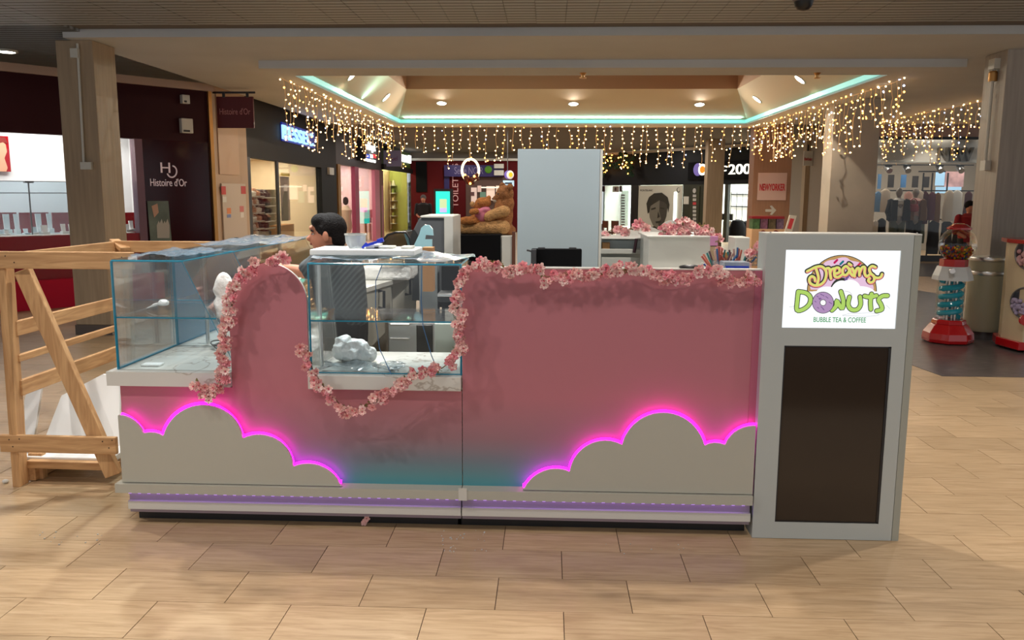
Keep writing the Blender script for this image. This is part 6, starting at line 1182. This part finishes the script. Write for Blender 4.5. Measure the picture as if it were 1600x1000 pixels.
# ================================================================= STRING LIGHTS
BW = mat('warm bulb', (1, .8, .5), .5, emit=9, ecol=(1, .60, .26), nosample=True); BO = mat('amber bulb', (1, .6, .2), .5, emit=8, ecol=(1, .42, .08), nosample=True); BC = mat('cold bulb', (.7, .8, 1), .5, emit=8, ecol=(.45, .6, 1), nosample=True)
WIRE = mat('pale wire', lin((190, 160, 120)), .6, emit=.25, ecol=lin((210, 160, 100)), nosample=True)
def curtain(lab, A, Bp, n, drop, sd, br=.017, off=None, rows=1, amber=.25, mind=.35):
    r = random.Random(sd); A, Bp = V(A), V(Bp); t = thing('string_lights', lab, 'string lights', A, 'warm icicle string lights round the ceiling recess')
    obj('feed_wire', MB().tube([A.lerp(Bp, i/20)+V((0, 0, -.015*abs(math.sin(i*1.7)))) for i in range(21)], .005, 5), WIRE, t)
    for i in range(n):
        p = A.lerp(Bp, (i+r.uniform(.2, .8))/n); d_ = drop*r.uniform(mind, 1.); path = [p]; x = 0
        st = max(3, int(d_/.095))
        for k_ in range(1, st+1): x += r.uniform(-.022, .022); path.append(p+V((x, r.uniform(-.02, .02), -d_*k_/st)))
        if r.random() < .5: path.append(path[-1]+V((r.choice((-1, 1))*.06, 0, r.uniform(0, .05))))
        s_ = obj('light_strand', MB().tube(path, .0045, 4), WIRE, t)
        mbs = {0: MB(), 1: MB(), 2: MB()}
        for q in path:
            if r.random() < .95:
                c = 2 if r.random() < .05 else (1 if r.random() < amber else 0); mbs[c].ball(q+V((r.uniform(-.05, .05), r.uniform(-.03, .03), r.uniform(-.02, .02))), br*r.uniform(.7, 1.25), 6, 4)
        for c, m_ in ((0, BW), (1, BO), (2, BC)):
            if mbs[c].v: obj('bulbs', mbs[c], m_, s_, kind='stuff')
L0, L1_ = D(420, 117, 11.6), D(618, 199, 20.6)
cxl = hx0-.22
curtain('string light curtain along the left edge of the ceiling recess', (cxl, hy0+.15, 3.28), (cxl, hy1+.5, 3.28), 46, .95, 1, .013)
curtain('string light curtain along the far edge of the ceiling recess', (cxl, hy1+.5, 3.28), (hx1+.3, hy1+.5, 3.28), 40, 1.0, 2, .015, mind=.5)
curtain('string light curtain along the right edge of the ceiling recess', (hx1+.3, hy0+.2, 3.28), (hx1+.3, hy1+.5, 3.28), 46, .95, 3, .013, amber=.45)
curtain('second string light curtain farther right before the fashion shop', (7.75, 15.0, 3.38), (7.75, 20.2, 3.38), 26, 1.0, 4, .013, amber=.55)
curtain('faint string of lights across the fashion shop entrance', (7.7, 20.4, 3.38), (9.9, 20.4, 3.38), 9, 1.0, 5, .014, amber=.5)
# hanging ring
c = D(735, 266, 21.5); kk = 21.5/F
t = thing('ring_ornament', 'hanging illuminated ring with dark baubles at its base', 'ornament', c, None)
obj('ring', MB().tube([c+V((13*kk*math.cos(a*math.pi/20), 0, 17*kk*math.sin(a*math.pi/20))) for a in range(-7, 28)], .03, 8), mat('ring glow', (1, .9, .6), .5, emit=2.5, ecol=(1, .82, .45)), t, smooth=True)
obj('hanger', MB().tube([c+V((0, 0, 17*kk)), V((c.x, c.y, ZC))], .006, 5), WIRE, t); r = random.Random(4); mb, mg = MB(), MB()
for i in range(46): a = r.uniform(math.pi*1.15, math.pi*1.85); (mb if i % 4 else mg).ball(c+V((13*kk*math.cos(a)*r.uniform(.6, 1.1), r.uniform(-.1, .1), 17*kk*math.sin(a)*r.uniform(.75, 1.25))), .05 if i % 4 else .03, 8, 5)
obj('baubles', mb, mat('dark red bauble', (.10, .012, .008), .3), t, smooth=True, kind='stuff'); obj('sparkles', mg, BO, t, kind='stuff')
c0 = W7.hit(965, 255, .3); t = thing('festive_garland', 'dark green and red festive garland with amber lights above the eyewear rack', 'garland', c0); mb, mg, mr = MB(), MB(), MB(); r = random.Random(8)
for i in range(150):
    u, v = r.uniform(936, 990), r.uniform(240, 262); v += (8 if u < 948 or u > 980 else 0)*r.random()*2.2
    p = W7.hit(u, v, r.uniform(.15, .4)); (mb, mg, mr, mb)[i % 4].ball(p, (.08, .05, .08) if i % 4 in (0, 3) else .035, 6, 4)
obj('foliage', mb, mat('dark fir green', (.012, .04, .016), .8), t, kind='stuff'); obj('sparkles', mg, BO, t, kind='stuff'); obj('baubles', mr, MATS['dark red bauble'], t, kind='stuff')
t = thing('hanging_sign', 'round lilac and yellow hanging sign above a small blue strip', 'sign', D(797, 272, 24)); c = D(796, 273, 24); kk = 24/F
for name, dx, r_, m_, yy in (('disc_side', -2.5, 6.5, MATS['violet disc'], 0), ('disc_face', 1.2, 6.5, mat('pale disc', lin((232, 222, 220)), .5, emit=.5, ecol=lin((232, 222, 220))), -.03), ('disc_core', 2, 3.6, mat('yellow disc', lin((225, 190, 40)), .5, emit=.6, ecol=lin((225, 190, 40))), -.06)):
    obj(name, MB().prism([c+V((dx*kk+r_*kk*.85*math.cos(a*math.pi/12), yy, r_*kk*math.sin(a*math.pi/12))) for a in range(24)], (0, .06, 0)), m_, t)
obj('rod', MB().tube([c+V((-3*kk, .05, 5*kk)), V((c.x-3*kk, c.y+.05, ZC))], .012, 6), METALG, t); bx('blue_strip', 786, 803, 282, 291, 24., .1, mat('pale blue strip', lin((190, 225, 245)), .5, emit=.7, ecol=lin((190, 225, 245))), t); bx('dark_line', 789, 800, 285, 287.5, 23.98, .02, mat('navy panel', (1, 1, 1)), t)
# ================================================================= RIGHT SIDE MACHINES
GY = 9.82; c = D(1481, 520, GY); c.z = 0; kk = GY/F
t = thing('gumball_machine', 'spiral gumball machine with red base and glass globe beside the bin', 'gumball machine', c); RED = mat('red enamel', lin((176, 18, 24)), .22, coat=.5)
def oct_(prof, cc=c, n=8, rot=math.pi/8):
    mb = MB(); mb.add([cc+V((r*math.cos(rot+k_*2*math.pi/n), r*math.sin(rot+k_*2*math.pi/n), z)) for r, z in prof for k_ in range(n)], [(i*n+k_, i*n+(k_+1) % n, (i+1)*n+(k_+1) % n, (i+1)*n+k_) for i in range(len(prof)-1) for k_ in range(n)]+[tuple(range(n)), tuple(range((len(prof)-1)*n, len(prof)*n))]); return mb
def zz_(y): return D(1487, y, GY).z
obj('base', oct_([(.27, .01), (.28, .05), (.27, .12), (.20, .22)]), RED, t, bevel=.01); obj('base_collar', oct_([(.19, .22), (.18, zz_(500)), (.17, zz_(498))]), RED, t, bevel=.006)
za, zb4 = zz_(498), zz_(437); q = [c+V((.105*math.cos(a*.35), .105*math.sin(a*.35), za+.02+(zb4-za-.03)*a/80)) for a in range(81)]
obj('spiral_track', MB().tube(q, .032, 8), mat('turquoise tube', lin((20, 150, 170)), .15, emit=.05, ecol=lin((20, 150, 170))), t, smooth=True)
mb = MB()
for a in range(4): mb.tube([c+V((.06*math.cos(a*math.pi/2+.7), .06*math.sin(a*math.pi/2+.7), za)), c+V((.06*math.cos(a*math.pi/2+.7), .06*math.sin(a*math.pi/2+.7), zb4))], .014, 8)
obj('inner_rods', mb, CHROME, t); obj('column_tube', MB().lathe([(.155, za), (.155, zb4)], c, 20, caps=False), GLASS, t)
obj('dispenser_body', oct_([(.22, zb4), (.21, zb4+.05), (.17, zb4+.16), (.165, zz_(416))]), mat('white enamel', lin((205, 210, 212)), .3), t, bevel=.006); obj('neck_collar', oct_([(.15, zz_(416)), (.15, zz_(405)), (.12, zz_(404))]), RED, t); obj('coin_knob', MB().tube([c+V((-.1, -.17, zb4+.12)), c+V((-.12, -.24, zb4+.12))], .03, 10), CHROME, t)
gc = V((c.x+.03, c.y, zz_(382))); R_ = 27*kk; obj('glass_globe', MB().ball(gc, R_, 28, 16), GLASS, t, smooth=True); obj('globe_lid', MB().lathe([(.13, R_-.03), (.13, R_-.01), (.07, R_+.03), (.02, R_+.04)], gc, 20), RED, t)
r = random.Random(2); BLM = [mat('gum %d' % i, lin(cc), .3) for i, cc in enumerate(((200, 40, 40), (220, 190, 40), (60, 110, 60), (60, 70, 140), (200, 100, 40), (150, 90, 60)))]
gm = [MB() for _ in BLM]
for i in range(420):
    a, rr_ = r.uniform(0, 6.283), math.sqrt(r.random()); z = r.uniform(-.92, -.12); rad = math.sqrt(1-z*z)*rr_*.88; gm[r.randrange(6)].ball(gc+V((rad*math.cos(a)*R_, rad*math.sin(a)*R_, z*R_*.93)), .014, 6, 4)
for i, g_ in enumerate(gm): obj('gumballs', g_, BLM[i], t, kind='stuff')
# bin
BC_ = D(1535, 520, 10.12); BC_.z = 0; kb = 10.12/F; BG = mat('bin beige enamel', lin((150, 146, 124)), .35)
t = thing('litter_bin', 'tall cylindrical beige litter bin with chrome bands between the gumball machine and the vending machine', 'bin', BC_)
def zb5(y): return D(1533, y, 10.0).z
rb = 27*kb
obj('bin_foot', MB().lathe([(rb*.75, .0), (rb*.75, .1)], BC_, 24), mat('dark foot', lin((70, 66, 66)), .4), t, smooth=True); obj('bin_body', MB().lathe([(rb*.93, .1), (rb, .14), (rb, zb5(430)), (rb*.9, zb5(430))], BC_, 28), BG, t, smooth=True); obj('bin_head', MB().lathe([(rb*.95, zb5(425)), (rb*.97, zb5(408)), (rb*.9, zb5(408))], BC_, 28), BG, t, smooth=True)
for y0, y1 in ((430, 424), (408, 402)): obj('chrome_band', MB().lathe([(rb*1.02, zb5(y0)), (rb*1.04, zb5(y0)+.01), (rb*1.04, zb5(y1)-.01), (rb*1.02, zb5(y1))], BC_, 28), CHROME, t, smooth=True)
# vending
VW = Wall((D(1562, 545, 9.5).x, 9.5), (D(1596, 550, 9.15).x, 9.15)); VW2 = Wall((VW.pt(VW.L, 0).x, VW.pt(VW.L, 0).y), (VW.pt(VW.L, 0).x+.7, VW.pt(VW.L, 0).y))
VC = mat('cream enamel', lin((205, 188, 155)), .35); zv = D(1575, 380, 9.4).z
t = thing('vending_machine', 'cream toy vending machine with red trim and round windows at the right edge', 'vending machine', VW.pt(VW.L/2, 0, -.1))
obj('side_body', MB().prism([VW.pt(0, .1), VW.pt(VW.L, .1), VW2.pt(.7, .1), VW2.pt(.7, .1, -.5), VW.pt(0, .1, -.05)+V((.08, .3, 0))], (0, 0, zv-.1)), VC, t, bevel=.008); 
obj('top_trim', MB().prism([VW.pt(-.02, zv, .02), VW.pt(VW.L, zv, .03), VW2.pt(.7, zv, .02), VW2.pt(.7, zv, -.5), VW.pt(0, zv, -.05)+V((.02, .3, 0))], (0, 0, .045)), RED, t, bevel=.006); obj('base_trim', MB().prism([VW.pt(-.04, .03, .03), VW.pt(VW.L, .03, .04), VW2.pt(.7, .03, .03), VW2.pt(.7, .03, -.5), VW.pt(0, .03, -.05)+V((.02, .3, 0))], (0, 0, .09)), RED, t, bevel=.006)
obj('foot', join(*[MB().tube([v, v+V((0, 0, .04))], .025, 10) for v in (VW.pt(.06, 0, -.05), VW.pt(VW.L, 0, -.05), VW2.pt(.6, 0, -.05))]), BLACK, t)
obj('front_panel', MB().fbox(VW2.A, VW2.d, VW2.n, .01, .68, .12, zv, 0, .012), mat('white enamel', (1, 1, 1)), t)
for zc1, h_ in ((D(1590, 395, 9.4).z, .17), (D(1590, 470, 9.4).z, .17)):
    cc = VW.pt(VW.L*1.0, zc1, .015); pts = []
    for a in range(13): an = math.pi/2+math.pi*a/12; pts.append(VW.pt(VW.L+.32*math.cos(an)*.75, zc1+h_*math.sin(an), .003))
    for a in range(13): an = -math.pi/2+math.pi*a/12; pts.append(VW2.pt(.12+.12*math.cos(an), zc1+h_*math.sin(an), .016))
    obj('window_frame', MB().tube(pts+[pts[0]], .012, 6), METALG, t); obj('capsule_window', MB().prism(pts, VW.n*.003), mat('dark window', (.05, .045, .06), .1), t)
    mb = MB(); r = random.Random(int(zc1*100))
    for i in range(26): mb.ball(VW.pt(VW.L*r.uniform(.45, 1.), zc1+r.uniform(-.12, .02), .012), .026, 8, 5)
    obj('toy_capsules', mb, mat('capsule %d' % int(zc1*10), ((.35, .3, .45), (.5, .28, .3))[zc1 > 1], .15), t, smooth=True, kind='stuff')
disc(VW2, 'red_knob', 1600, 500, 7, RED, .013, t, .03)
